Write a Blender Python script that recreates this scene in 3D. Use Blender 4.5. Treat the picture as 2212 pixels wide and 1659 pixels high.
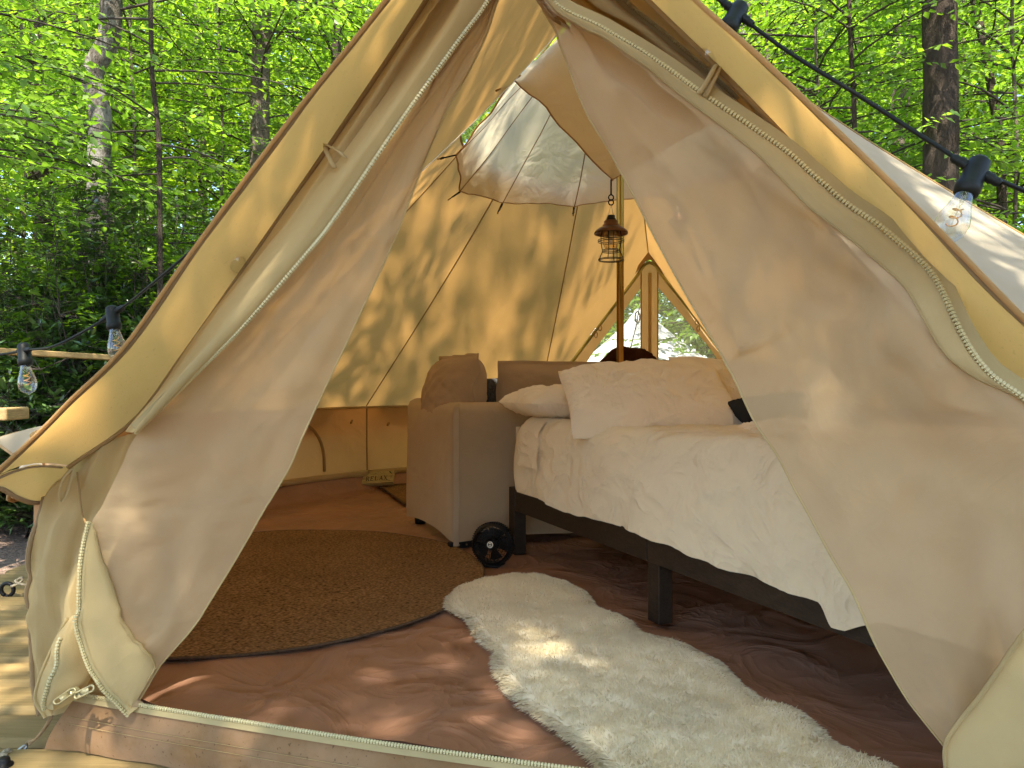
import bpy, math, random
import numpy as np
from mathutils import Vector, Matrix, noise
from mathutils.bvhtree import BVHTree

random.seed(7)
R = math.radians
S = bpy.context.scene
for _o in list(bpy.data.objects):
    bpy.data.objects.remove(_o)

# ------------------------------------------------------------------ camera, sky, sun, exposure
FPX, CX, CY, CAMZ = 1535.0, 1106.0, 829.5, 0.8
cam_d = bpy.data.cameras.new('camera')
cam_d.sensor_width = 36.0
cam_d.lens = FPX / 2212 * 36.0
cam_d.clip_start = 0.02
cam_d.clip_end = 2000
cam = bpy.data.objects.new('camera', cam_d)
cam.location = (0, 0, CAMZ)
cam.rotation_euler = (R(90), 0, 0)
S.collection.objects.link(cam)
S.camera = cam

SUN_EL, SUN_AZ = R(57), R(183)          # azimuth clockwise from +Y, so ~behind the camera
sdir = Vector((math.sin(SUN_AZ) * math.cos(SUN_EL), math.cos(SUN_AZ) * math.cos(SUN_EL), math.sin(SUN_EL)))
world = bpy.data.worlds.new('World')
S.world = world
world.use_nodes = True
wn = world.node_tree
bgn = wn.nodes['Background']
sky = wn.nodes.new('ShaderNodeTexSky')
sky.sky_type = 'NISHITA'
sky.sun_disc = False
sky.sun_elevation = SUN_EL
sky.sun_rotation = SUN_AZ
wn.links.new(sky.outputs[0], bgn.inputs[0])
bgn.inputs[1].default_value = 0.15
sun_d = bpy.data.lights.new('sun', 'SUN')
sun_d.energy = 5.0
sun_d.angle = R(0.55)
sun_d.color = (1.0, 0.90, 0.75)
sun = bpy.data.objects.new('sun', sun_d)
sun.rotation_euler = sdir.to_track_quat('Z', 'Y').to_euler()
sun.location = (0, -8, 14)
S.collection.objects.link(sun)
S.view_settings.view_transform = 'Standard'
S.view_settings.look = 'None'
S.view_settings.gamma = 1.0
S.view_settings.exposure = 1.95
S.render.engine = 'CYCLES'
S.cycles.use_denoising = True
S.cycles.use_adaptive_sampling = True
S.cycles.adaptive_threshold = 0.02
S.cycles.max_bounces = 11
S.cycles.diffuse_bounces = 5
S.cycles.transmission_bounces = 10
S.cycles.transparent_max_bounces = 14
S.cycles.caustics_reflective = False
S.cycles.caustics_refractive = False
S.cycles.sample_clamp_indirect = 6.0

# ------------------------------------------------------------------ helpers
C = S.collection


def U(px, py, Y):
    return Vector(((px - CX) / FPX * Y, Y, CAMZ - (py - CY) / FPX * Y))


def UL(pts):
    return [U(*p) for p in pts]


def ground(px, py, z=0.0):
    Y = FPX * (CAMZ - z) / (py - CY)
    return U(px, py, Y)


def tag(o, label=None, cat=None, group=None, kind=None):
    if label: o['label'] = label
    if cat: o['category'] = cat
    if group: o['group'] = group
    if kind: o['kind'] = kind
    return o


def thing(name, label, cat, loc=(0, 0, 0), rotz=0.0, group=None):
    o = bpy.data.objects.new(name, None)
    o.empty_display_size = 0.05
    C.objects.link(o)
    o.location = loc
    o.rotation_euler = (0, 0, rotz)
    return tag(o, label, cat, group)


def wmat(o):
    m = Matrix.LocRotScale(o.location, o.rotation_euler, o.scale)
    if o.parent:
        return wmat(o.parent) @ o.matrix_parent_inverse @ m
    return m


def obj(name, me, mat=None, parent=None, local=False):
    o = bpy.data.objects.new(name, me)
    if mat is not None and len(me.materials) == 0:
        me.materials.append(mat)
    C.objects.link(o)
    if parent is not None:
        o.parent = parent
        if not local:
            o.matrix_parent_inverse = wmat(parent).inverted()
    return o


def mesh(verts, faces, smooth=True, uvs=None):
    me = bpy.data.meshes.new('m')
    me.from_pydata([tuple(v) for v in verts], [], [tuple(f) for f in faces])
    if smooth:
        me.polygons.foreach_set('use_smooth', [True] * len(me.polygons))
    if uvs is not None:
        uvl = me.uv_layers.new(name='UVMap')
        idx = np.zeros(len(me.loops), dtype=np.int32)
        me.loops.foreach_get('vertex_index', idx)
        uvl.data.foreach_set('uv', np.asarray(uvs, dtype=np.float32)[idx].ravel())
    me.update()
    return me


class MB:
    """collects shapes for ONE mesh"""

    def __init__(self):
        self.v, self.f = [], []

    def add(self, v, f):
        b = len(self.v)
        self.v += [tuple(x) for x in v]
        self.f += [tuple(i + b for i in q) for q in f]
        return self

    def box(self, c, s, M=None):
        v = [Vector((c[0] + sx * s[0] / 2, c[1] + sy * s[1] / 2, c[2] + sz * s[2] / 2)) for sx in (-1, 1) for sy in (-1, 1) for sz in (-1, 1)]
        if M is not None: v = [M @ x for x in v]
        return self.add(v, [(0, 1, 3, 2), (4, 6, 7, 5), (0, 4, 5, 1), (2, 3, 7, 6), (0, 2, 6, 4), (1, 5, 7, 3)])

    def tube(self, pts, r, n=8, cap=True, flat=1.0):
        v, f = tube_geo(pts, r, n, cap, flat)
        return self.add(v, f)

    def lathe(self, prof, n=24, M=None):
        v, f = [], []
        for (r, z) in prof:
            for k in range(n):
                a = 2 * math.pi * k / n
                p = Vector((r * math.cos(a), r * math.sin(a), z))
                v.append(M @ p if M is not None else p)
        for i in range(len(prof) - 1):
            for k in range(n):
                f.append((i * n + k, i * n + (k + 1) % n, (i + 1) * n + (k + 1) % n, (i + 1) * n + k))
        return self.add(v, f)

    def mesh(self, smooth=True):
        return mesh(self.v, self.f, smooth)


def tube_geo(pts, r, n=8, cap=True, flat=1.0):
    pts = [Vector(p) for p in pts]
    m = len(pts)
    rs = r if hasattr(r, '__len__') else [r] * m
    T = []
    for i in range(m):
        a, b = pts[max(i - 1, 0)], pts[min(i + 1, m - 1)]
        t = (b - a)
        T.append(t.normalized() if t.length > 1e-9 else Vector((0, 0, 1)))
    up = Vector((0, 0, 1)) if abs(T[0].z) < 0.9 else Vector((1, 0, 0))
    nrm = (up - T[0] * up.dot(T[0])).normalized()
    v, f = [], []
    for i in range(m):
        nrm = (nrm - T[i] * nrm.dot(T[i]))
        nrm = nrm.normalized() if nrm.length > 1e-6 else T[i].orthogonal().normalized()
        bn = T[i].cross(nrm)
        for k in range(n):
            a = 2 * math.pi * k / n
            v.append(pts[i] + nrm * (math.cos(a) * rs[i] * flat) + bn * (math.sin(a) * rs[i]))
    for i in range(m - 1):
        for k in range(n):
            f.append((i * n + k, i * n + (k + 1) % n, (i + 1) * n + (k + 1) % n, (i + 1) * n + k))
    if cap:
        f.append(tuple(range(n))[::-1])
        f.append(tuple((m - 1) * n + k for k in range(n)))
    return v, f


def tube(name, pts, r, mat, parent=None, n=8, flat=1.0, local=False):
    v, f = tube_geo(pts, r, n, True, flat)
    return obj(name, mesh(v, f), mat, parent, local)


def cr(P, n, closed=False):
    """Catmull-Rom resample, by chord length"""
    P = np.array([list(p) for p in P], dtype=float)
    m = len(P)
    if m == 2:
        t = np.linspace(0, 1, n)[:, None]
        return P[0] * (1 - t) + P[1] * t
    d = np.linalg.norm(np.diff(P, axis=0), axis=1) ** 0.75
    u = np.concatenate([[0], np.cumsum(d)])
    # tangents (finite difference, non uniform)
    tan = np.zeros_like(P)
    tan[1:-1] = ((P[1:-1] - P[:-2]) / np.maximum(d[:-1, None], 1e-9) * d[1:, None] + (P[2:] - P[1:-1]) / np.maximum(d[1:, None], 1e-9) * d[:-1, None]) / (d[1:, None] + d[:-1, None] + 1e-9)
    tan[0] = (P[1] - P[0]) / max(d[0], 1e-9)
    tan[-1] = (P[-1] - P[-2]) / max(d[-1], 1e-9)
    q = np.linspace(0, u[-1], n)
    i = np.clip(np.searchsorted(u, q, side='right') - 1, 0, m - 2)
    h = np.maximum(u[i + 1] - u[i], 1e-9)
    s = ((q - u[i]) / h)[:, None]
    h = h[:, None]
    return ((2 * s**3 - 3 * s**2 + 1) * P[i] + (s**3 - 2 * s**2 + s) * h * tan[i] + (-2 * s**3 + 3 * s**2) * P[i + 1] + (s**3 - s**2) * h * tan[i + 1])


def loft(rows, nu, nv):
    """rows of control points -> smooth grid [nv][nu][3]"""
    G = np.array([cr(r, nu) for r in rows])
    if len(rows) == nv:
        return G
    out = np.zeros((nv, nu, 3))
    for k in range(nu):
        out[:, k] = crp(G[:, k], nv)
    return out


def crp(P, n):
    """Catmull-Rom with uniform parameter (keeps rows paired)"""
    P = np.asarray(P, dtype=float)
    m = len(P)
    q = np.linspace(0, m - 1, n)
    i = np.clip(q.astype(int), 0, m - 2)
    s = (q - i)[:, None]
    tan = np.zeros_like(P)
    tan[1:-1] = (P[2:] - P[:-2]) / 2
    tan[0] = P[1] - P[0]
    tan[-1] = P[-1] - P[-2]
    return ((2 * s**3 - 3 * s**2 + 1) * P[i] + (s**3 - 2 * s**2 + s) * tan[i] + (-2 * s**3 + 3 * s**2) * P[i + 1] + (s**3 - s**2) * tan[i + 1])


def grid_normals(G):
    du = np.gradient(G, axis=1)
    dv = np.gradient(G, axis=0)
    n = np.cross(du, dv)
    l = np.linalg.norm(n, axis=2, keepdims=True)
    return n / np.maximum(l, 1e-9)


def grid_mesh(G, smooth=True):
    nv, nu = G.shape[:2]
    f = [(j * nu + i, j * nu + i + 1, (j + 1) * nu + i + 1, (j + 1) * nu + i) for j in range(nv - 1) for i in range(nu - 1)]
    uu, vv = np.meshgrid(np.linspace(0, 1, nu), np.linspace(0, 1, nv))
    return mesh(G.reshape(-1, 3), f, smooth, np.stack([uu.ravel(), vv.ravel()], 1))


def ns(x, y, z=0.0, seed=0.0):
    return noise.noise(Vector((x + seed * 17.3, y - seed * 9.1, z + seed * 3.7)))


def wrinkle(G, amp, fu, fv, seed, edge=0.15, ridge=False):
    """push a cloth grid along its normals with stretched noise"""
    N = grid_normals(G)
    nv, nu = G.shape[:2]
    out = G.copy()
    for j in range(nv):
        for i in range(nu):
            u, v = i / (nu - 1), j / (nv - 1)
            a = ns(u * fu, v * fv, 0, seed) + 0.5 * ns(u * fu * 2.3 + 3, v * fv * 2.1, 1.7, seed)
            if ridge:
                a = 1 - 2.2 * abs(a) - 0.4
            e = min(1, min(u, 1 - u) / edge) if edge > 0 else 1
            out[j, i] += N[j, i] * amp * a * (0.35 + 0.65 * e)
    return out


# ------------------------------------------------------------------ materials
def newmat(name):
    m = bpy.data.materials.new(name)
    m.use_nodes = True
    nt = m.node_tree
    nt.nodes.clear()
    out = nt.nodes.new('ShaderNodeOutputMaterial')
    return m, nt, out


def nd(nt, t, **kw):
    n = nt.nodes.new(t)
    for k, v in kw.items():
        if k in n.inputs.keys():
            n.inputs[k].default_value = v
        else:
            setattr(n, k, v)
    return n


def ramp(nt, stops):
    r = nt.nodes.new('ShaderNodeValToRGB')
    e = r.color_ramp.elements
    while len(e) < len(stops): e.new(0.5)
    for i, (p, c) in enumerate(stops):
        e[i].position = p
        e[i].color = (c[0], c[1], c[2], 1) if hasattr(c, '__len__') else (c, c, c, 1)
    return r


def coords(nt, scale=(1, 1, 1), kind='Object', rot=(0, 0, 0)):
    tc = nt.nodes.new('ShaderNodeTexCoord')
    mp = nt.nodes.new('ShaderNodeMapping')
    mp.inputs['Scale'].default_value = scale
    mp.inputs['Rotation'].default_value = rot
    nt.links.new(tc.outputs[kind], mp.inputs[0])
    return mp


def mixcol(nt, fac, a, b, mode='MIX'):
    m = nt.nodes.new('ShaderNodeMix')
    m.data_type = 'RGBA'
    m.blend_type = mode
    for s, x in ((0, fac), (6, a), (7, b)):
        if hasattr(x, 'is_output') or isinstance(x, bpy.types.NodeSocket):
            nt.links.new(x, m.inputs[s])
        else:
            m.inputs[s].default_value = x if s == 0 else (*x, 1)
    return m.outputs[2]


def solid(name, col, rough=0.6, metal=0.0, var=0.15, scale=8.0, bump=0.0, bscale=60.0, spec=0.5, col2=None, stretch=(1, 1, 1), dist=0.004, detail=4.0, ridged=False):
    """principled with broken colour and fine relief"""
    m, nt, out = newmat(name)
    p = nd(nt, 'ShaderNodeBsdfPrincipled', Roughness=rough, Metallic=metal)
    p.inputs['Specular IOR Level'].default_value = spec
    mp = coords(nt, stretch)
    n1 = nd(nt, 'ShaderNodeTexNoise', Scale=scale, Detail=detail)
    nt.links.new(mp.outputs[0], n1.inputs['Vector'])
    c2 = col2 or tuple(max(0, c * (1 - 2 * var)) for c in col)
    rp = ramp(nt, [(0.3, c2), (0.7, tuple(min(1, c * (1 + var)) for c in col))])
    nt.links.new(n1.outputs[0], rp.inputs[0])
    nt.links.new(rp.outputs[0], p.inputs['Base Color'])
    if bump:
        n2 = nd(nt, 'ShaderNodeTexNoise', Scale=bscale, Detail=3.0)
        if ridged:
            n2.noise_type = 'RIDGED_MULTIFRACTAL'
            n2.normalize = False
            n2.inputs['Offset'].default_value = 1.0
            n2.inputs['Gain'].default_value = 1.6
            n2.inputs['Distortion'].default_value = 0.8
        nt.links.new(mp.outputs[0], n2.inputs['Vector'])
        b = nd(nt, 'ShaderNodeBump', Strength=bump, Distance=dist)
        nt.links.new(n2.outputs[0], b.inputs['Height'])
        nt.links.new(b.outputs[0], p.inputs['Normal'])
    nt.links.new(p.outputs[0], out.inputs[0])
    return m


def cloth(name, dif, trl=None, tmix=0.4, clear=0.0, var=0.10, weave=500.0, wstr=0.25, crease=0.0, crscale=6.0, stain=None, stain_amt=0.0, stain_scale=5.0, crdist=0.01, speck=0.0):
    m, nt, out = newmat(name)
    mp = coords(nt)
    n1 = nd(nt, 'ShaderNodeTexNoise', Scale=2.3, Detail=5.0, Roughness=0.6)
    nt.links.new(mp.outputs[0], n1.inputs['Vector'])
    lo = tuple(c * (1 - 2 * var) for c in dif)
    hi = tuple(min(1, c * (1 + var)) for c in dif)
    rp = ramp(nt, [(0.3, lo), (0.7, hi)])
    nt.links.new(n1.outputs[0], rp.inputs[0])
    col = rp.outputs[0]
    if stain:
        n3 = nd(nt, 'ShaderNodeTexNoise', Scale=stain_scale, Detail=8.0, Roughness=0.7)
        nt.links.new(mp.outputs[0], n3.inputs['Vector'])
        r3 = ramp(nt, [(0.45, 0.0), (0.75, stain_amt)])
        nt.links.new(n3.outputs[0], r3.inputs[0])
        col = mixcol(nt, r3.outputs[0], col, stain)
    if speck:
        n4 = nd(nt, 'ShaderNodeTexNoise', Scale=130.0, Detail=2.0, Roughness=0.5)
        nt.links.new(mp.outputs[0], n4.inputs['Vector'])
        r4 = ramp(nt, [(0.66, 0.0), (0.72, speck)])
        nt.links.new(n4.outputs[0], r4.inputs[0])
        col = mixcol(nt, r4.outputs[0], col, (0.04, 0.03, 0.02))
    # weave + creases
    w = nd(nt, 'ShaderNodeTexNoise', Scale=weave, Detail=1.0)
    nt.links.new(mp.outputs[0], w.inputs['Vector'])
    b = nd(nt, 'ShaderNodeBump', Strength=wstr, Distance=0.001)
    nt.links.new(w.outputs[0], b.inputs['Height'])
    last = b
    if crease:
        q = nd(nt, 'ShaderNodeTexNoise', Scale=crscale, Detail=5.0, Roughness=0.5, Distortion=0.6)
        q.noise_type = 'RIDGED_MULTIFRACTAL'
        q.normalize = False
        q.inputs['Offset'].default_value = 1.0
        q.inputs['Gain'].default_value = 1.6
        nt.links.new(mp.outputs[0], q.inputs['Vector'])
        b2 = nd(nt, 'ShaderNodeBump', Strength=crease, Distance=crdist)
        nt.links.new(q.outputs[0], b2.inputs['Height'])
        nt.links.new(b.outputs[0], b2.inputs['Normal'])
        last = b2
    d = nd(nt, 'ShaderNodeBsdfDiffuse', Roughness=0.8)
    nt.links.new(col, d.inputs[0])
    nt.links.new(last.outputs[0], d.inputs['Normal'])
    sh = d
    if trl:
        t = nd(nt, 'ShaderNodeBsdfTranslucent')
        t.inputs[0].default_value = (*trl, 1)
        tc = mixcol(nt, 1.0, rp.outputs[0], tuple(a / max(x, 0.01) for a, x in zip(trl, dif)), 'MULTIPLY')
        nt.links.new(tc, t.inputs[0])
        nt.links.new(last.outputs[0], t.inputs['Normal'])
        mx = nd(nt, 'ShaderNodeMixShader')
        mx.inputs[0].default_value = tmix
        nt.links.new(d.outputs[0], mx.inputs[1])
        nt.links.new(t.outputs[0], mx.inputs[2])
        sh = mx
    if clear:
        tr = nd(nt, 'ShaderNodeBsdfTransparent')
        mx2 = nd(nt, 'ShaderNodeMixShader')
        mx2.inputs[0].default_value = clear
        nt.links.new(sh.outputs[0], mx2.inputs[1])
        nt.links.new(tr.outputs[0], mx2.inputs[2])
        sh = mx2
    nt.links.new(sh.outputs[0], out.inputs[0])
    return m


def leafmat(name, cols, trl, tmix=0.45, gloss=0.08, rough=0.4):
    m, nt, out = newmat(name)
    g = nt.nodes.new('ShaderNodeNewGeometry')
    n = len(cols)
    rp = ramp(nt, [(i / (n - 1), c) for i, c in enumerate(cols)])
    nt.links.new(g.outputs['Random Per Island'], rp.inputs[0])
    d = nd(nt, 'ShaderNodeBsdfDiffuse')
    nt.links.new(rp.outputs[0], d.inputs[0])
    t = nd(nt, 'ShaderNodeBsdfTranslucent')
    tc = mixcol(nt, 1.0, rp.outputs[0], trl, 'MULTIPLY')
    nt.links.new(tc, t.inputs[0])
    mx = nd(nt, 'ShaderNodeMixShader')
    mx.inputs[0].default_value = tmix
    nt.links.new(d.outputs[0], mx.inputs[1])
    nt.links.new(t.outputs[0], mx.inputs[2])
    gl = nd(nt, 'ShaderNodeBsdfGlossy', Roughness=rough)
    mx2 = nd(nt, 'ShaderNodeMixShader')
    mx2.inputs[0].default_value = gloss
    nt.links.new(mx.outputs[0], mx2.inputs[1])
    nt.links.new(gl.outputs[0], mx2.inputs[2])
    nt.links.new(mx2.outputs[0], out.inputs[0])
    return m


def barkmat(name, dark, light, patch=None, vscale=14.0):
    m, nt, out = newmat(name)
    p = nd(nt, 'ShaderNodeBsdfPrincipled', Roughness=0.95)
    p.inputs['Specular IOR Level'].default_value = 0.15
    mp = coords(nt, (1, 1, 0.28))
    v = nd(nt, 'ShaderNodeTexVoronoi', Scale=vscale * 2.2)
    v.feature = 'DISTANCE_TO_EDGE'
    n1 = nd(nt, 'ShaderNodeTexNoise', Scale=vscale, Detail=8.0, Roughness=0.7)
    nt.links.new(mp.outputs[0], n1.inputs['Vector'])
    va = nd(nt, 'ShaderNodeVectorMath', operation='ADD')
    sc = nd(nt, 'ShaderNodeVectorMath', operation='SCALE')
    sc.inputs['Scale'].default_value = 0.12
    nt.links.new(n1.outputs[1], sc.inputs[0])
    nt.links.new(mp.outputs[0], va.inputs[0])
    nt.links.new(sc.outputs[0], va.inputs[1])
    nt.links.new(va.outputs[0], v.inputs['Vector'])
    rp = ramp(nt, [(0.25, dark), (0.75, light)])
    nt.links.new(n1.outputs[0], rp.inputs[0])
    col = rp.outputs[0]
    if patch:
        n2 = nd(nt, 'ShaderNodeTexNoise', Scale=5.0, Detail=5.0, Roughness=0.65)
        mp2 = coords(nt, (1.4, 1.4, 0.9))
        nt.links.new(mp2.outputs[0], n2.inputs['Vector'])
        r2 = ramp(nt, [(0.48, 0.0), (0.58, 0.85)])
        nt.links.new(n2.outputs[0], r2.inputs[0])
        col = mixcol(nt, r2.outputs[0], col, patch)
    nt.links.new(col, p.inputs['Base Color'])
    ad = nd(nt, 'ShaderNodeMath', operation='ADD')
    mv = nd(nt, 'ShaderNodeMath', operation='MULTIPLY')
    mv.inputs[1].default_value = 1.6
    nt.links.new(v.outputs[0], mv.inputs[0])
    nt.links.new(mv.outputs[0], ad.inputs[0])
    nt.links.new(n1.outputs[0], ad.inputs[1])
    b = nd(nt, 'ShaderNodeBump', Strength=0.9, Distance=0.03)
    nt.links.new(ad.outputs[0], b.inputs['Height'])
    nt.links.new(b.outputs[0], p.inputs['Normal'])
    nt.links.new(p.outputs[0], out.inputs[0])
    return m


def woodmat(name, a, b, axis=0, rough=0.7, scale=1.0, gr=0.25):
    m, nt, out = newmat(name)
    p = nd(nt, 'ShaderNodeBsdfPrincipled', Roughness=rough)
    p.inputs['Specular IOR Level'].default_value = 0.3
    st = [14 * scale] * 3
    st[axis] = 0.9 * scale
    mp = coords(nt, tuple(st))
    n1 = nd(nt, 'ShaderNodeTexNoise', Scale=2.0, Detail=7.0, Roughness=0.65, Distortion=1.2)
    nt.links.new(mp.outputs[0], n1.inputs['Vector'])
    st2 = [90 * scale] * 3
    st2[axis] = 2.5 * scale
    mp2 = coords(nt, tuple(st2))
    n2 = nd(nt, 'ShaderNodeTexNoise', Scale=2.0, Detail=3.0)
    nt.links.new(mp2.outputs[0], n2.inputs['Vector'])
    rp = ramp(nt, [(0.3, a), (0.72, b)])
    nt.links.new(n1.outputs[0], rp.inputs[0])
    r2 = ramp(nt, [(0.35, 1 - gr), (0.6, 1.0)])
    nt.links.new(n2.outputs[0], r2.inputs[0])
    col = mixcol(nt, 1.0, rp.outputs[0], r2.outputs[0], 'MULTIPLY')
    oi = nt.nodes.new('ShaderNodeObjectInfo')
    r3 = ramp(nt, [(0, 0.8), (1, 1.1)])
    nt.links.new(oi.outputs['Random'], r3.inputs[0])
    col = mixcol(nt, 1.0, col, r3.outputs[0], 'MULTIPLY')
    nt.links.new(col, p.inputs['Base Color'])
    bp = nd(nt, 'ShaderNodeBump', Strength=0.35, Distance=0.003)
    nt.links.new(n2.outputs[0], bp.inputs['Height'])
    nt.links.new(bp.outputs[0], p.inputs['Normal'])
    nt.links.new(p.outputs[0], out.inputs[0])
    return m


def glassmat(name, tint=(1, 1, 1), rough=0.0, mixt=0.85):
    """thin clear wall: mostly see-through with a fresnel sheen"""
    m, nt, out = newmat(name)
    tr = nd(nt, 'ShaderNodeBsdfTransparent')
    tr.inputs[0].default_value = (*tint, 1)
    gl = nd(nt, 'ShaderNodeBsdfGlossy', Roughness=max(rough, 0.02))
    fr = nd(nt, 'ShaderNodeLayerWeight', Blend=0.25)
    ad = nd(nt, 'ShaderNodeMath', operation='MULTIPLY_ADD')
    ad.inputs[1].default_value = 0.7
    ad.inputs[2].default_value = 1 - mixt - 0.1
    nt.links.new(fr.outputs['Facing'], ad.inputs[0])
    mx = nd(nt, 'ShaderNodeMixShader')
    nt.links.new(ad.outputs[0], mx.inputs[0])
    nt.links.new(tr.outputs[0], mx.inputs[1])
    nt.links.new(gl.outputs[0], mx.inputs[2])
    nt.links.new(mx.outputs[0], out.inputs[0])
    return m


M = {}
M['canvas'] = cloth('canvas', (0.66, 0.60, 0.46), (0.50, 0.28, 0.09), 0.46, var=0.05, weave=420, wstr=0.35, crease=0.12, crscale=2.0, stain=(0.45, 0.33, 0.15), stain_amt=0.15, stain_scale=3.0)
M['canvas_fly'] = cloth('canvas_fly', (0.62, 0.44, 0.21), (0.78, 0.45, 0.13), 0.5, var=0.05, weave=420, wstr=0.35, crease=0.15, crscale=2.5, stain=(0.45, 0.30, 0.10), stain_amt=0.25, stain_scale=6.0, speck=0.25)
M['canvas_wall'] = cloth('canvas_wall', (0.62, 0.45, 0.27), (0.70, 0.38, 0.14), 0.5, var=0.06, weave=420, wstr=0.3, crease=0.30, crscale=3.5)
M['canvas_door'] = cloth('canvas_door', (0.60, 0.48, 0.25), (0.7, 0.48, 0.17), 0.35, var=0.06, weave=420, wstr=0.35, crease=0.10, crscale=4.0, stain=(0.45, 0.31, 0.14), stain_amt=0.25)
M['hem'] = cloth('hem', (0.42, 0.29, 0.16), (0.4, 0.24, 0.1), 0.2, var=0.1)
M['seam'] = cloth('seam', (0.36, 0.23, 0.10), None, var=0.1)
M['sheer'] = cloth('sheer', (0.66, 0.51, 0.32), (0.72, 0.52, 0.29), 0.42, clear=0.15, var=0.04, weave=900, wstr=0.2, crease=0.35, crscale=3.5)
M['sheer_border'] = cloth('sheer_border', (0.66, 0.54, 0.29), (0.7, 0.52, 0.22), 0.35, var=0.05, weave=420, wstr=0.3, crease=0.2, crscale=5.0)
M['zip'] = solid('zip', (0.60, 0.52, 0.28), 0.45, var=0.08)
M['ziptape'] = cloth('ziptape', (0.56, 0.46, 0.25), (0.4, 0.35, 0.15), 0.2)
M['pull'] = solid('pull', (0.42, 0.37, 0.20), 0.35, metal=0.3, var=0.15, scale=40)
M['groundsheet'] = solid('groundsheet', (0.33, 0.18, 0.115), 0.5, var=0.10, scale=3.0, spec=0.4, bump=0.8, bscale=4.0, dist=0.010, ridged=True)
M['sill'] = cloth('sill', (0.40, 0.25, 0.14), (0.4, 0.2, 0.1), 0.15, var=0.12, stain=(0.22, 0.12, 0.04), stain_amt=0.9, stain_scale=5.0, speck=0.6)
M['liner'] = cloth('liner', (0.84, 0.76, 0.62), (0.80, 0.70, 0.54), 0.5, var=0.04, weave=700, wstr=0.1, crease=0.35, crscale=5.0, crdist=0.012)
M['liner_trim'] = cloth('liner_trim', (0.50, 0.31, 0.16), (0.5, 0.3, 0.15), 0.3)
M['black'] = solid('black', (0.010, 0.010, 0.011), 0.45, var=0.1, spec=0.25)
M['black_rubber'] = solid('black_rubber', (0.010, 0.012, 0.011), 0.5, var=0.2, scale=30, spec=0.25)
M['linen'] = cloth('linen', (0.44, 0.33, 0.21), None, var=0.05, weave=260, wstr=0.6, crease=0.5, crscale=3.0)
M['linen_trim'] = cloth('linen_trim', (0.49, 0.38, 0.26), None, var=0.08, weave=300, wstr=0.5)
M['cushion'] = cloth('cushion', (0.40, 0.29, 0.19), None, var=0.05, weave=260, wstr=0.6, crease=0.2, crscale=5.0)
M['sheet'] = cloth('sheet', (0.82, 0.70, 0.49), (0.7, 0.58, 0.40), 0.12, var=0.02, weave=900, wstr=0.1, crease=0.75, crscale=5.5, crdist=0.018)
M['pillow'] = cloth('pillow', (0.86, 0.76, 0.60), (0.7, 0.64, 0.52), 0.1, var=0.02, weave=900, wstr=0.1, crease=0.75, crscale=5.0, crdist=0.018)
M['dark_cloth'] = cloth('dark_cloth', (0.03, 0.03, 0.03), None, var=0.2, crease=0.4, crscale=8.0)
M['velvet'] = cloth('velvet', (0.06, 0.022, 0.012), None, var=0.3, crease=0.5, crscale=9.0)
M['knit'] = solid('knit', (0.05, 0.05, 0.055), 0.9, var=0.4, scale=90, bump=1.0, bscale=120)
M['bedwood'] = woodmat('bedwood', (0.020, 0.014, 0.009), (0.045, 0.030, 0.020), axis=1, rough=0.5)
M['fur'] = cloth('fur', (0.90, 0.82, 0.60), (0.8, 0.75, 0.55), 0.25, var=0.06, weave=300, wstr=0.9)
M['hide'] = cloth('hide', (0.86, 0.78, 0.58), None, var=0.04, weave=120, wstr=0.3)
M['pole'] = None
M['brass'] = solid('brass', (0.45, 0.42, 0.16), 0.28, metal=1.0, var=0.35, scale=4.0)
M['copper'] = solid('copper', (0.16, 0.075, 0.035), 0.42, metal=0.6, var=0.25, scale=20)
M['wire'] = solid('wire', (0.02, 0.016, 0.012), 0.4, metal=0.5, var=0.1)
M['steel'] = solid('steel', (0.55, 0.55, 0.52), 0.3, metal=1.0, var=0.2, scale=30)
M['glass'] = glassmat('glass', (0.97, 0.98, 0.96))
M['lampglass'] = glassmat('lampglass', (0.95, 0.84, 0.62), mixt=0.80)
M['filament'] = solid('filament', (0.75, 0.35, 0.08), 0.5, var=0.1)
M['wax'] = solid('wax', (0.75, 0.72, 0.62), 0.5, var=0.05)
M['deck'] = woodmat('deck', (0.27, 0.185, 0.07), (0.44, 0.31, 0.13), axis=0, rough=0.8, gr=0.15)
M['rail'] = woodmat('rail', (0.42, 0.27, 0.11), (0.62, 0.43, 0.20), axis=1, rough=0.75)
M['signwood'] = woodmat('signwood', (0.36, 0.27, 0.10), (0.62, 0.52, 0.24), axis=0, rough=0.6, scale=2.5, gr=0.5)
M['ink'] = solid('ink', (0.02, 0.012, 0.012), 0.6)
M['ink_green'] = solid('ink_green', (0.03, 0.06, 0.02), 0.6)
M['rope'] = solid('rope', (0.45, 0.38, 0.26), 0.9, var=0.3, scale=150, bump=0.8, bscale=200)
M['white_tarp'] = cloth('white_tarp', (0.82, 0.82, 0.86), (0.8, 0.8, 0.85), 0.4, var=0.04, crease=0.6, crscale=2.0, crdist=0.05)
M['leaf_bright'] = leafmat('leaf_bright', [(0.09, 0.19, 0.018), (0.14, 0.27, 0.03), (0.22, 0.36, 0.05), (0.12, 0.24, 0.024)], (1.9, 1.9, 0.9), 0.55, 0.06, 0.45)
M['leaf_mid'] = leafmat('leaf_mid', [(0.06, 0.14, 0.012), (0.10, 0.20, 0.018), (0.15, 0.27, 0.022), (0.08, 0.17, 0.014)], (2.1, 1.9, 0.8), 0.52, 0.07, 0.45)
M['leaf_far'] = leafmat('leaf_far', [(0.13, 0.23, 0.025), (0.20, 0.32, 0.035), (0.30, 0.42, 0.06), (0.17, 0.28, 0.03)], (1.9, 1.8, 0.8), 0.55, 0.03, 0.5)
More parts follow.
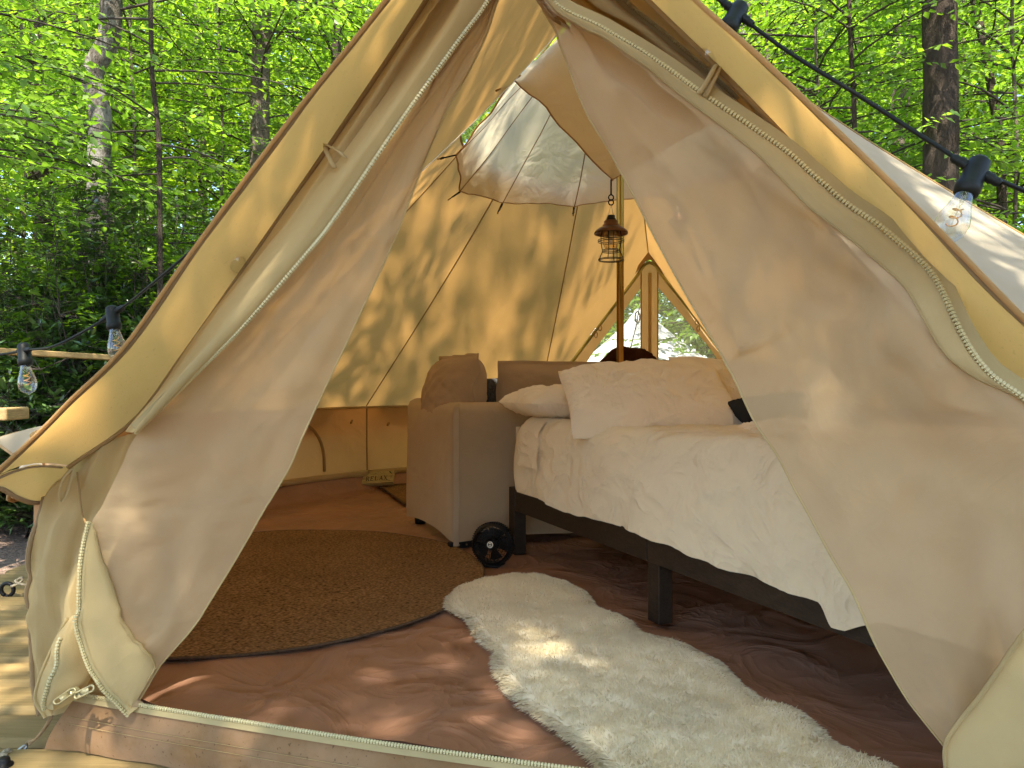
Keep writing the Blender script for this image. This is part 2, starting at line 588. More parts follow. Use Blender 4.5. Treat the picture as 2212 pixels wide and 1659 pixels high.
M['leaf_dark'] = leafmat('leaf_dark', [(0.03, 0.07, 0.014), (0.05, 0.11, 0.02), (0.08, 0.16, 0.03), (0.035, 0.08, 0.015)], (1.3, 1.3, 0.6), 0.22, 0.14, 0.32)
M['leaf_fern'] = leafmat('leaf_fern', [(0.08, 0.18, 0.02), (0.13, 0.26, 0.03)], (1.4, 1.4, 0.6), 0.45, 0.04)
M['litter'] = leafmat('litter', [(0.26, 0.16, 0.11), (0.44, 0.31, 0.24), (0.55, 0.42, 0.35), (0.16, 0.10, 0.06)], (1, 0.8, 0.6), 0.15, 0.03)
M['bark_pale'] = barkmat('bark_pale', (0.06, 0.052, 0.043), (0.19, 0.17, 0.14), (0.34, 0.33, 0.29))
M['bark_brown'] = barkmat('bark_brown', (0.035, 0.028, 0.023), (0.13, 0.10, 0.078), None, 18)
M['bark_grey'] = barkmat('bark_grey', (0.08, 0.065, 0.055), (0.27, 0.23, 0.18), None, 16)
M['twig'] = solid('twig', (0.05, 0.04, 0.03), 0.9, var=0.3)


def rugmat():
    m, nt, out = newmat('jute')
    p = nd(nt, 'ShaderNodeBsdfPrincipled', Roughness=0.95)
    p.inputs['Specular IOR Level'].default_value = 0.1
    mp = coords(nt, (1, 1, 1), rot=(0, 0, 0.5))
    n0 = nd(nt, 'ShaderNodeTexNoise', Scale=70.0, Detail=2.0)
    nt.links.new(mp.outputs[0], n0.inputs['Vector'])
    v = nd(nt, 'ShaderNodeTexVoronoi', Scale=95.0)
    mp2 = coords(nt, (1.0, 1.8, 1), rot=(0, 0, 0.45))
    nt.links.new(mp2.outputs[0], v.inputs['Vector'])
    rp = ramp(nt, [(0.0, (0.42, 0.27, 0.13)), (0.5, (0.28, 0.165, 0.075)), (0.9, (0.07, 0.04, 0.016))])
    nt.links.new(v.outputs[0], rp.inputs[0])
    r0 = ramp(nt, [(0.3, 0.7), (0.7, 1.15)])
    nt.links.new(n0.outputs[0], r0.inputs[0])
    c = mixcol(nt, 1.0, rp.outputs[0], r0.outputs[0], 'MULTIPLY')
    n1 = nd(nt, 'ShaderNodeTexNoise', Scale=3.0, Detail=3.0)
    nt.links.new(mp.outputs[0], n1.inputs['Vector'])
    r1 = ramp(nt, [(0.3, 0.85), (0.7, 1.1)])
    nt.links.new(n1.outputs[0], r1.inputs[0])
    c = mixcol(nt, 1.0, c, r1.outputs[0], 'MULTIPLY')
    nt.links.new(c, p.inputs['Base Color'])
    b = nd(nt, 'ShaderNodeBump', Strength=1.0, Distance=0.006)
    b.invert = True
    nt.links.new(v.outputs[0], b.inputs['Height'])
    nt.links.new(b.outputs[0], p.inputs['Normal'])
    nt.links.new(p.outputs[0], out.inputs[0])
    return m


M['jute'] = rugmat()
M['jute_edge'] = solid('jute_edge', (0.10, 0.06, 0.03), 0.9, var=0.2, scale=80, bump=0.8, bscale=150)


def polemat():
    m, nt, out = newmat('zinc_pole')
    p = nd(nt, 'ShaderNodeBsdfPrincipled', Roughness=0.22, Metallic=1.0)
    mp = coords(nt, (28, 28, 0.35))
    n1 = nd(nt, 'ShaderNodeTexNoise', Scale=2.0, Detail=3.0)
    nt.links.new(mp.outputs[0], n1.inputs['Vector'])
    rp = ramp(nt, [(0.3, (0.45, 0.20, 0.09)), (0.45, (0.62, 0.40, 0.14)), (0.55, (0.38, 0.34, 0.10)), (0.7, (0.55, 0.22, 0.12))])
    nt.links.new(n1.outputs[0], rp.inputs[0])
    nt.links.new(rp.outputs[0], p.inputs['Base Color'])
    nt.links.new(p.outputs[0], out.inputs[0])
    return m


M['pole'] = polemat()


def panemat():
    m, nt, out = newmat('window_plastic')
    tr = nd(nt, 'ShaderNodeBsdfTransparent')
    tr.inputs[0].default_value = (0.90, 0.93, 0.86, 1)
    d = nd(nt, 'ShaderNodeBsdfTranslucent')
    d.inputs[0].default_value = (0.62, 0.62, 0.50, 1)
    df = nd(nt, 'ShaderNodeBsdfDiffuse')
    df.inputs[0].default_value = (0.45, 0.43, 0.32, 1)
    g = nd(nt, 'ShaderNodeBsdfGlossy', Roughness=0.12)
    n1 = nd(nt, 'ShaderNodeTexNoise', Scale=9.0, Detail=3.0)
    b = nd(nt, 'ShaderNodeBump', Strength=0.3, Distance=0.02)
    nt.links.new(n1.outputs[0], b.inputs['Height'])
    nt.links.new(b.outputs[0], g.inputs['Normal'])
    m0 = nd(nt, 'ShaderNodeMixShader'); m0.inputs[0].default_value = 0.5
    nt.links.new(d.outputs[0], m0.inputs[1]); nt.links.new(df.outputs[0], m0.inputs[2])
    m1 = nd(nt, 'ShaderNodeMixShader'); m1.inputs[0].default_value = 0.38
    nt.links.new(tr.outputs[0], m1.inputs[1]); nt.links.new(m0.outputs[0], m1.inputs[2])
    m2 = nd(nt, 'ShaderNodeMixShader'); m2.inputs[0].default_value = 0.07
    nt.links.new(m1.outputs[0], m2.inputs[1]); nt.links.new(g.outputs[0], m2.inputs[2])
    nt.links.new(m2.outputs[0], out.inputs[0])
    return m


M['pane'] = panemat()
M['clear'] = glassmat('clear_pvc', (0.93, 0.96, 0.90), 0.05, 0.86)


def groundmat():
    m, nt, out = newmat('forest_floor')
    p = nd(nt, 'ShaderNodeBsdfPrincipled', Roughness=0.95)
    mp = coords(nt)
    n1 = nd(nt, 'ShaderNodeTexNoise', Scale=1.3, Detail=8.0, Roughness=0.7)
    nt.links.new(mp.outputs[0], n1.inputs['Vector'])
    rp = ramp(nt, [(0.3, (0.07, 0.05, 0.03)), (0.5, (0.22, 0.15, 0.11)), (0.72, (0.34, 0.25, 0.20))])
    nt.links.new(n1.outputs[0], rp.inputs[0])
    n2 = nd(nt, 'ShaderNodeTexNoise', Scale=40.0, Detail=4.0)
    nt.links.new(mp.outputs[0], n2.inputs['Vector'])
    r2 = ramp(nt, [(0.3, 0.5), (0.7, 1.25)])
    nt.links.new(n2.outputs[0], r2.inputs[0])
    nt.links.new(mixcol(nt, 1.0, rp.outputs[0], r2.outputs[0], 'MULTIPLY'), p.inputs['Base Color'])
    b = nd(nt, 'ShaderNodeBump', Strength=0.8, Distance=0.03)
    nt.links.new(n2.outputs[0], b.inputs['Height'])
    nt.links.new(b.outputs[0], p.inputs['Normal'])
    nt.links.new(p.outputs[0], out.inputs[0])
    return m


M['ground'] = groundmat()

# ------------------------------------------------------------------ ground and deck
GZ = -0.36
gv, gf = [], []
rings = [0, 1.5, 3, 4, 5, 6, 7, 8, 9, 10, 12, 14, 17, 21, 26, 35, 60, 150, 500]
na = 96
for r in rings:
    for k in range(na):
        a = 2 * math.pi * k / na
        x, y = r * math.cos(a), 4 + r * math.sin(a)
        z = GZ + (0.05 * ns(x * 0.7, y * 0.7) + 0.10 * ns(x * 0.15, y * 0.15, 5) if 3.2 < r < 60 else 0)
        z += max(0, min(r, 40) - 10) * 0.02
        gv.append((x, y, z))
for i in range(len(rings) - 1):
    for k in range(na):
        gf.append((i * na + k, i * na + (k + 1) % na, (i + 1) * na + (k + 1) % na, (i + 1) * na + k))
tag(obj('ground', mesh(gv, gf), M['ground']), kind='structure')

deck = bpy.data.objects.new('deck', None)
C.objects.link(deck)
tag(deck, kind='structure')
DZ = -0.015
PW = 0.162
bm_ = MB()
for i in range(46):
    y0 = -0.98 + i * PW
    rr = random.Random(i)
    xl = -2.2 + rr.uniform(-0.015, 0.015)
    mb = MB()
    gap, bev = 0.010, 0.016
    sec = [(y0 + gap, DZ - 0.03), (y0 + gap, DZ - bev), (y0 + gap + bev, DZ), (y0 + PW - gap - bev, DZ), (y0 + PW - gap, DZ - bev), (y0 + PW - gap, DZ - 0.03)]
    v = [(xl, y, z) for y, z in sec] + [(3.3, y, z) for y, z in sec]
    f = [(k, k + 1, k + 7, k + 6) for k in range(5)] + [(0, 6, 11, 5), tuple(range(6))[::-1], tuple(range(6, 12))]
    mb.add(v, f)
    # vary the grain by shifting each plank's own coordinates
    me = mb.mesh(False)
    sh = rr.uniform(-5, 5)
    me.transform(Matrix.Translation((sh, 0, 0)))
    o = obj('plank', me, M['deck'], deck)
    o.matrix_parent_inverse = Matrix.Identity(4)
    o.location = (-sh, 0, 0)
mb = MB()
for y in (-0.9, 0.6, 2.2, 3.8, 5.4, 6.3):
    mb2 = MB().box((0.55, y, DZ - 0.03 - 0.075), (5.4, 0.045, 0.145))
    obj('joist', mb2.mesh(False), M['deck'], deck)
for x in (-2.16, 3.26):
    mb2 = MB().box((x, 2.7, DZ - 0.19 - 0.072), (0.045, 7.3, 0.14))
    obj('beam', mb2.mesh(False), M['deck'], deck)

# ------------------------------------------------------------------ the bell tent
TC = Vector((0.545, 3.58, 0))
APEX = Vector((0.545, 3.58, 3.0))
BACK = 74.2
RW, ZE = 2.46, 0.635
tent = thing('bell_tent', 'cream canvas bell tent with its front door pulled open on a wooden deck', 'tent', (TC.x, TC.y, 0))


def ring(a, r, z):
    return Vector((TC.x + r * math.cos(R(a)), TC.y + r * math.sin(R(a)), z))


# front frame seam (left, bottom to top) and its outer hem
FL = UL([(150, 1005, 1.60), (290, 905, 1.60), (400, 760, 1.58), (520, 590, 1.56), (700, 330, 1.52), (920, 0, 1.47), (1060, -230, 1.43), (1120, -345, 1.41)])
HL = UL([(-36, 1044, 1.45), (90, 928, 1.435), (150, 866, 1.425), (250, 770, 1.405), (400, 563, 1.37), (640, 240, 1.32), (832, 0, 1.28), (1010, -255, 1.22), (1120, -440, 1.18)])
FR = UL([(1120, -345, 1.41), (1250, -150, 1.37), (1400, 0, 1.33), (1545, 140, 1.29), (1720, 320, 1.24), (1920, 540, 1.18), (2085, 715, 1.13), (2250, 890, 1.09), (2450, 1060, 1.05)])
HR = UL([(1120, -440, 1.18), (1320, -190, 1.14), (1502, 0, 1.10), (1640, 122, 1.07), (1800, 275, 1.04), (2000, 470, 1.00), (2212, 688, 0.97), (2440, 900, 0.95), (2700, 1150, 0.96)])
# back frame
BT = U(1402, 556, 5.72)
BLb = ring(97.5, RW, ZE)
BRb = ring(55.5, RW, ZE)
FLb, FRb = FL[0], FR[-1]
angFL = math.degrees(math.atan2(FLb.y - TC.y, FLb.x - TC.x)) % 360
angFR = math.degrees(math.atan2(FRb.y - TC.y, FRb.x - TC.x))
seams = [angFR, -47.8, -15.8, 16.2, 55.5]
seams2 = [97.5, 132.2, 164.2, 196.2, angFL]


def curve3(P, n):
    return [Vector(p) for p in cr(P, n)]


roofV, roofF = [], []


def roof_panel(B, sag=0.045, seed=0, name='roof_panel', mat='canvas', clear=True, cat=(1, 1)):
    """ruled canvas from the apex ring to the boundary curve B, hanging in a little between its seams"""
    nu, nt_ = len(B), 26
    G = np.zeros((nt_, nu, 3))
    cen = np.array(TC)
    for i, b in enumerate(B):
        u = i / (nu - 1)
        for j in range(nt_):
            t = 0.03 + 0.97 * j / (nt_ - 1)
            p = APEX.lerp(b, t)
            inw = Vector((TC.x - p.x, TC.y - p.y, -0.9)).normalized()
            s = sag * (math.sin(math.pi * u) * math.sin(math.pi * min(1, t * 0.9 + 0.02)) + 0.2 * math.sin(math.pi * t ** 0.8))
            s += 0.012 * ns(u * 7, t * 1.3, 0, seed) * math.sin(math.pi * u)
            p.z -= 0.12 * (cat[0] + (cat[1] - cat[0]) * u) * math.sin(math.pi * t ** 0.75)
            G[j, i] = p + inw * s
    b0 = len(roofV)
    roofV.extend([tuple(x) for x in G.reshape(-1, 3)])
    roofF.extend([(b0 + j * nu + i, b0 + j * nu + i + 1, b0 + (j + 1) * nu + i + 1, b0 + (j + 1) * nu + i) for j in range(nt_ - 1) for i in range(nu - 1)])
    if clear:
        o = obj(name, grid_mesh(G[8:]), M[mat], tent)
        obj('clear_roof_panel', grid_mesh(G[:9] * 1.0), M['clear'], tent)
        tube('panel_join', [Vector(p) for p in G[8]], 0.006, M['seam'], o, 5, 0.6)
    else:
        o = obj(name, grid_mesh(G), M[mat], tent)
    # seam along the first edge, stitched 3 mm proud of the canvas
    tube('seam', [Vector(G[j, 0]) for j in range(0, nt_, 2)] + [Vector(G[-1, 0])], 0.0045, M['seam'], tent, 5)
    return G


def arcpts(a0, a1, r, z, n):
    return [ring(a0 + (a1 - a0) * i / (n - 1), r, z) for i in range(n)]


def eave(a0, a1, first=None, last=None, n=15, seed=0):
    """valance below the roof edge: pulled out at the guy points, hanging between"""
    top = arcpts(a0, a1, RW + 0.002, ZE + 0.004, n)
    G = np.zeros((7, n, 3))
    for i in range(n):
        u = i / (n - 1)
        w = math.sin(math.pi * u) ** 0.45
        r = 2.72 * (1 - w) + 2.478 * w
        z = 0.58 * (1 - w) + 0.435 * w
        a = a0 + (a1 - a0) * u
        tip = ring(a, r, z)
        if first is not None and u < 0.35: tip = first.lerp(tip, u / 0.35)
        if last is not None and u > 0.75: tip = last.lerp(tip, ((1 - u) / 0.25) ** 0.7)
        for j in range(7):
            t = j / 6
            p = top[i].lerp(tip, t)
            p.z += 0.012 * math.sin(math.pi * t) * (1 + ns(u * 5, t, 0, seed))
            G[j, i] = p
    o = obj('eave', grid_mesh(G), M['canvas'], tent)
    tube('eave_hem', [Vector(G[-1, i]) for i in range(n)], 0.006, M['hem'], o, 6)


for k in range(4):
    roof_panel(arcpts(seams[k], seams[k + 1], RW, ZE, 13), seed=k + 1, clear=(k > 0))
    eave(seams[k], seams[k + 1], first=HR[-1] if k == 0 else None, seed=k)
    roof_panel(arcpts(seams2[k], seams2[k + 1], RW, ZE, 13), seed=k + 11)
    eave(seams2[k], seams2[k + 1] - (9 if k == 3 else 0), last=ring(angFL - 9, 2.465, 0.53) if k == 3 else None, seed=k + 5)
roof_panel(curve3([BRb, BRb.lerp(BT, 0.5), BT], 13), 0.02, 21)
roof_panel(curve3([BT, BLb.lerp(BT, 0.5), BLb], 13), 0.02, 22)
roof_panel(curve3(FL, 21), 0.02, 23, clear=False, cat=(1, 0))
roof_panel(curve3(FR, 21), 0.02, 24, clear=False, cat=(0, 1))
ROOF = BVHTree.FromPolygons(roofV, roofF)

# front fly: from the frame seam out to the piped hem
for (A, B, sd, nm) in ((FL, HL, 3, 'front_fly'), (FR, HR, 4, 'front_fly')):
    a, b = cr(A, 40), cr(B, 40)
    G = np.zeros((8, 40, 3))
    for j in range(8):
        t = j / 7
        G[j] = a * (1 - t) + b * t
        G[j, :, 2] += 0.02 * math.sin(math.pi * t)
    G = wrinkle(G, 0.010, 5.0, 1.2, sd, 0.1)
    G[0], G[-1] = a, b
    fly = obj(nm, grid_mesh(G), M['canvas_fly'], tent)
    tube('hem', [Vector(p) for p in b], 0.0042, M['canvas_fly'], fly, 6)
    # inner stitched fold of the hem
    st = [Vector(G[6, i]).lerp(Vector(b[i]), 0.45) + Vector((0, -0.002, -0.003)) for i in range(40)]
    tube('stitch_line', st, 0.0075, M['hem'], fly, 6, 0.25)
    # dark binding along the frame seam
    tube('binding', [Vector(p) + Vector((0, -0.004, -0.004)) for p in a], 0.008, M['seam'], fly, 6, 0.6)

va = np.array([list(HL[0].lerp(FL[0], i_ / 23) + Vector((0, -0.001, 0.02 * math.sin(math.pi * i_ / 23) - 0.003))) for i_ in range(24)])
vb = cr(UL([(-32, 1052, 1.455), (2, 1056, 1.50), (35, 1074, 1.57), (88, 1084, 1.68), (150, 1066, 1.72)]), 24)
GV = np.array([va * (1 - t_) + vb * t_ + np.array([0, 0.015 * math.sin(math.pi * t_), 0]) for t_ in np.linspace(0, 1, 8)])
vl = obj('corner_valance', grid_mesh(wrinkle(GV, 0.006, 4, 1.5, 61, 0)), M['canvas_fly'], tent)
tube('hem', [Vector(p) for p in vb], 0.006, M['hem'], vl, 6)
# webbing strip and tie loop at the left corner
tube('webbing', [Vector(p) + Vector((0, -0.004, -0.004)) for p in va[:22]], 0.008, M['hem'], tent, 6, 0.3)
lp = UL([(158, 1012, 1.57), (140, 1030, 1.56), (128, 1060, 1.555), (131, 1084, 1.555), (139, 1076, 1.56), (150, 1045, 1.565), (157, 1014, 1.57)])
tube('tie_loop', curve3(lp, 24), 0.0075, M['canvas_door'], tent, 6, 0.25)


# walls
def wall(a0, a1, seed):
    n = 17
    G = np.zeros((9, n, 3))
    for i in range(n):
        a = a0 + (a1 - a0) * i / (n - 1)
        for j in range(9):
            t = j / 8
            r = RW - 0.004 + 0.012 * ns(i * 0.5, t * 2, 0, seed) * math.sin(math.pi * t) - 0.01 * (1 - t)
            G[j, i] = ring(a, r, 0.04 + (ZE - 0.043) * t)
    o = obj('wall_panel', grid_mesh(G), M['canvas_wall'], tent)
    tube('wall_seam', [Vector(G[j, 0]) * 1.0 for j in range(9)], 0.006, M['seam'], o, 5)
    tube('top_band', [ring(a0 + (a1 - a0) * i / (n - 1), RW - 0.010, ZE - 0.012) for i in range(n)], 0.010, M['canvas_door'], o, 5, 0.9)
    tube('mud_band', [ring(a0 + (a1 - a0) * i / (n - 1), RW - 0.022, 0.125) for i in range(n)], 0.016, M['canvas_door'], o, 5, 1.4)
    return o


for k in range(4):
    wall(seams[k], seams[k + 1], k)
    wp = wall(seams2[k], seams2[k + 1], k + 6)
    if k == 1:
        # zipped arch of the low wall window, seen from inside
        arch = []
        for t in np.linspace(0, math.pi, 24):
            aa = 149.5 + 8.5 * math.cos(t)
            arch.append(ring(aa, RW - 0.022, 0.17 + 0.36 * min(1, math.sin(t) * 1.15) ** 0.7))
        tube('window_zip', arch, 0.011, M['seam'], wp, 6)
        for aa, zz in ((153.5, 0.155), (128, 0.50), (135.5, 0.53)):
            tube('toggle', [ring(aa, RW - 0.03, zz), ring(aa + 0.5, RW - 0.045, zz - 0.02)], 0.008, M['seam'], wp, 6)
wall(55.5, 97.5, 31)
tent_guys = []

# groundsheet with bathtub edge
SILL = [ground(p[0], p[1], 0.10) for p in ((165, 1505), (300, 1529), (560, 1571), (800, 1609), (1080, 1648), (1400, 1690), (2230, 1803))]
sa, sb = SILL[0], SILL[-1]


def rmax(a):
    d = Vector((math.cos(a), math.sin(a)))
    e = Vector((sb.x - sa.x, sb.y - sa.y))
    w = Vector((sa.x - TC.x, sa.y - TC.y))
    den = d.x * e.y - d.y * e.x
    if abs(den) > 1e-6:
        t = (w.x * e.y - w.y * e.x) / den
        s = (w.x * d.y - w.y * d.x) / den
        if t > 0 and -0.02 <= s <= 1.02:
            return min(2.44, t - 0.01), t < 2.44
    return 2.44, False


NA, NR = 300, 90
gv, gf = [], []
for i in range(NR + 1):
    for k in range(NA):
        a = 2 * math.pi * k / NA
        rm, front = rmax(a)
        t = i / NR
        r = rm * t
        x, y = TC.x + r * math.cos(a), TC.y + r * math.sin(a)
        e = (r - (rm - 0.13)) / 0.13
        z = 0.0
        if e > 0: z = (0.10 if not front else 0.085) * e * e
        cr_ = noise.ridged_multi_fractal(Vector((x * 1.7, y * 1.9, 3)), 0.9, 2.1, 3, 1.0, 2.0)
        cr2 = noise.ridged_multi_fractal(Vector((x * 4.1 + y, y * 3.3, 8)), 0.9, 2.1, 2, 1.0, 2.0)
        z += 0.012 * (cr_ - 1.0) * 0.6 + 0.006 * (cr2 - 1.0) + 0.008 * ns(x * 3.2, y * 2.6, 2) + 0.003 * ns(x * 9, y * 7, 4)
        gv.append((x, y, z + 0.006))
for i in range(NR):
    for k in range(NA):
        gf.append((i * NA + k, i * NA + (k + 1) % NA, (i + 1) * NA + (k + 1) % NA, (i + 1) * NA + k))
obj('groundsheet', mesh(gv, gf), M['groundsheet'], tent)


def zip_row(name, P, parent, pitch=0.0062, w=0.0055, toward=Vector((0, -1, 0.2)), tape=0.022, side=1, tape_dir=None):
    """moulded zip: a tape plus a row of teeth (too small to pick apart: one mesh)"""
    pts = [Vector(p) for p in P]
    L = sum((pts[i + 1] - pts[i]).length for i in range(len(pts) - 1))
    n = max(4, int(L / pitch))
    q = cr(pts, n)
    mb = MB()
    for i in range(n):
        p = Vector(q[i])
        t = (Vector(q[min(i + 1, n - 1)]) - Vector(q[max(i - 1, 0)])).normalized()
        b = t.cross(toward).normalized()
        nn = b.cross(t).normalized()
        Mx = Matrix((t, b, nn)).transposed().to_4x4()
        Mx.translation = p + nn * 0.002
        mb.box((0, 0, 0), (pitch * 0.55, w * 1.5, 0.0045), Mx)
        mb.box((0, 0, 0.0016), (pitch * 0.8, w * 0.7, 0.005), Mx)
    o = obj(name, mb.mesh(False), M['zip'], parent)
    o['kind'] = 'stuff'
    q = cr(pts, max(8, n // 5))
    G = np.zeros((3, len(q), 3))
    for i in range(len(q)):
        p = Vector(q[i])
        t = (Vector(q[min(i + 1, len(q) - 1)]) - Vector(q[max(i - 1, 0)])).normalized()
        b = (t.cross(toward).normalized() * side) if tape_dir is None else Vector(tape_dir)
        for j in range(3):
            G[j, i] = p + b * (tape * (j / 2.0)) - toward * 0.0005
    obj('zip_tape', grid_mesh(G), M['ziptape'], parent)
    return o


# front sill: the low wall of the groundsheet below the zip
top = cr(SILL, 60)
G = np.zeros((7, 60, 3))
out_n = Vector((sa.y - sb.y, -(sa.x - sb.x), 0)).normalized()
if out_n.y > 0: out_n = -out_n
for j in range(7):
    t = j / 6
    for i in range(60):
        p = Vector(top[i])
        p += out_n * (0.012 * t + 0.016 * math.sin(math.pi * t)) + Vector((0, 0, -0.11 * t - 0.004 * ns(i * 0.4, t * 3, 0, 9)))
        if i == 0: p += Vector((-0.06 * t, 0.0, 0))
        p += out_n * 0.006 * ns(i * 0.35, t * 2, 0, 4) * t
        p.z = max(p.z, DZ + 0.004)
        G[j, i] = p
sill = obj('sill', grid_mesh(G), M['sill'], tent)
zip_row('zip_teeth', [Vector(p) + Vector((0, 0, 0.006)) for p in cr(SILL, 60)[:44]], sill, toward=Vector((0, -0.75, 0.66)), tape=0.015, side=1)
zip_row('zip_teeth', [Vector(p) + Vector((0, 0, 0.006)) for p in cr(SILL, 60)[46:]], sill, toward=Vector((0, -0.75, 0.66)), tape=0.015, side=1)
tube('stitching', [Vector(p) + out_n * 0.021 + Vector((0, 0, -0.035)) for p in top], 0.0006, M['canvas_door'], sill, 4)
tube('stitching', [Vector(p) + out_n * 0.025 + Vector((0, 0, -0.048)) for p in top], 0.0006, M['canvas_door'], sill, 4)


def cols(A, B, fr):
    """control columns between two paired pixel polylines; fr = [(fraction, depth offset)]"""
    rows = []
    for a, b in zip(A, B):
        rows.append([U(a[0] + (b[0] - a[0]) * f, a[1] + (b[1] - a[1]) * f, a[2] + (b[2] - a[2]) * f + dy) for f, dy in fr])
    return rows


# left sheer door panel, pulled aside
LO = [(1130, -150, 1.40), (1057, 0, 1.39), (980, 110, 1.395), (870, 267, 1.40), (737, 460, 1.42), (663, 553, 1.43), (520, 716, 1.455), (393, 843, 1.48), (300, 933, 1.50), (267, 997, 1.51), (227, 1083, 1.52), (198, 1131, 1.52), (181, 1210, 1.515), (173, 1323, 1.505), (187, 1389, 1.505), (207, 1439, 1.51), (240, 1483, 1.52), (290, 1531, 1.535)]
LI = [(1140, -150, 1.41), (1072, 0, 1.42), (1040, 100, 1.44), (950, 270, 1.47), (867, 473, 1.49), (834, 553, 1.50), (760, 716, 1.515), (700, 843, 1.525), (655, 940, 1.535), (625, 1010, 1.54), (590, 1070, 1.545), (568, 1106, 1.55), (520, 1190, 1.555), (450, 1305, 1.555), (417, 1356, 1.555), (347, 1439, 1.55), (320, 1485, 1.545), (295, 1531, 1.54)]
LM = [(x_, y_, Y_ + (0.022 if k_ < 8 else (0.012 if k_ == 8 else 0))) for k_, (x_, y_, Y_) in enumerate(LO)]
G = loft(cols(LM, LI, [(0, 0), (0.25, -0.005), (0.5, 0.012), (0.8, -0.005), (1, 0)]), 40, 110)
G = wrinkle(G, 0.018, 2.6, 4.0, 2.0, 0.12)
G = wrinkle(G, 0.009, 2.2, 13.0, 5.0, 0.12, ridge=True)
md = obj('sheer_door', grid_mesh(G), M['sheer'], tent)
md['label'] = 'sheer inner door drawn aside on the left of the opening'
tube('edge_hem', [Vector(p) for p in G[:, -1]], 0.0022, M['sheer_border'], md, 5)
# canvas border of the lower curve, cut from the same surface and laid 4 mm in front
fr_ = np.interp(np.linspace(0, 17, 110), [10.6, 11, 12, 13, 14, 15, 16, 17], [0.0, 0.02, 0.12, 0.32, 0.47, 0.99, 0.99, 0.99])
jr = list(range(70, 110))
NG = grid_normals(G)
if NG[90, 5][1] > 0: NG = -NG
GB = np.zeros((len(jr), 9, 3))
for a_, j in enumerate(jr):
    for k in range(9):
        c_ = fr_[j] * k / 8 * 39
        c0 = min(int(c_), 38)
        GB[a_, k] = G[j, c0] * (1 - c_ + c0) + G[j, c0 + 1] * (c_ - c0) + (NG[j, c0] * 0.006 if j < 84 else np.array([0, -0.016, 0]))
for _ in range(6):
    GB[1:-1, 1:-1] = (GB[:-2, 1:-1] + GB[2:, 1:-1] + GB[1:-1, :-2] + GB[1:-1, 2:]) / 4
GB[:, 1:-1, 1] -= 0.004
border = obj('canvas_border', grid_mesh(GB), M['sheer_border'], md)
sl = [Vector(p) + Vector((0, -0.003, 0)) for p in GB[2:30, 8]]
tube('stitching', sl, 0.006, M['canvas_door'], border, 6, 0.3)
zip_row('zip_teeth', [Vector(p) + Vector((0, -0.004, 0)) for p in GB[:, 0]], border, toward=Vector((0, -1, 0.1)), tape=0.010, side=-1)

# left canvas door, bundled between the frame seam and its zip
LG = [(1010, -150, 1.46), (920, 0, 1.465), (845, 110, 1.485), (745, 267, 1.51), (612, 460, 1.535), (545, 553, 1.55), (425, 716, 1.57), (340, 843, 1.585), (272, 935, 1.59)]
LZ = [(x, y, Y - 0.016) for x, y, Y in LO[:9]]
rows = []
for k_, (a_, b_) in enumerate(zip(LG, LZ)):
    w_ = max(0.0, 1 - k_ / 4.5)       # deep folds at the top, one smooth roll lower down
    off = [(0, 0), (0.08, 0.03 * w_ - 0.004), (0.20, -0.05), (0.36, -0.02 + 0.09 * w_ - 0.03 * (1 - w_)), (0.48, -0.03 + 0.10 * w_ - 0.04 * (1 - w_)), (0.66, -0.062), (0.86, -0.032), (1, 0)]
    rows += cols([a_], [b_], off)
G = loft(rows, 44, 60)
G = wrinkle(G, 0.010, 3.0, 3.2, 7.0, 0.1)
flap = obj('canvas_door', grid_mesh(G), M['canvas_door'], tent)
flap['label'] = 'canvas outer door bundled along the left of the opening'
zip_row('zip_teeth', [Vector(p) + Vector((0, -0.008, 0)) for p in G[:, -1]], flap, toward=Vector((0, -1, 0.1)), tape=0.02, side=1)

# right sheer door panel
RO = [(1150, -150, 1.37), (1184, 0, 1.36), (1304, 67, 1.32), (1420, 143, 1.29), (1521, 213, 1.26), (1675, 320, 1.21), (1801, 430, 1.165), (1918, 513, 1.13), (2008, 596, 1.10), (2062, 715, 1.065), (2125, 805, 1.04), (2230, 890, 1.02), (2300, 1050, 1.0), (2330, 1250, 0.99), (2345, 1450, 0.99), (2350, 1650, 1.0), (2330, 1850, 1.02)]
RI = [(1110, -150, 1.42), (1164, 0, 1.42), (1200, 70, 1.42), (1230, 147, 1.42), (1270, 240, 1.41), (1340, 360, 1.40), (1440, 553, 1.37), (1551, 753, 1.33), (1581, 803, 1.32), (1635, 913, 1.29), (1688, 996, 1.265), (1745, 1106, 1.235), (1788, 1189, 1.21), (1835, 1273, 1.185), (1908, 1426, 1.15), (2028, 1603, 1.12), (2200, 1800, 1.10)]
G = loft(cols(RO, RI, [(0, 0), (0.2, -0.02), (0.42, 0.018), (0.7, -0.012), (1, 0)]), 50, 130)
G = wrinkle(G, 0.022, 2.4, 5.0, 12.0, 0.12)
G = wrinkle(G, 0.013, 2.2, 9.0, 15.0, 0.12, ridge=True)
mdr = obj('sheer_door', grid_mesh(G), M['sheer'], tent)
mdr['label'] = 'sheer inner door drawn aside on the right of the opening'
tube('edge_hem', [Vector(p) for p in G[:, -1]], 0.0022, M['sheer_border'], mdr, 5)
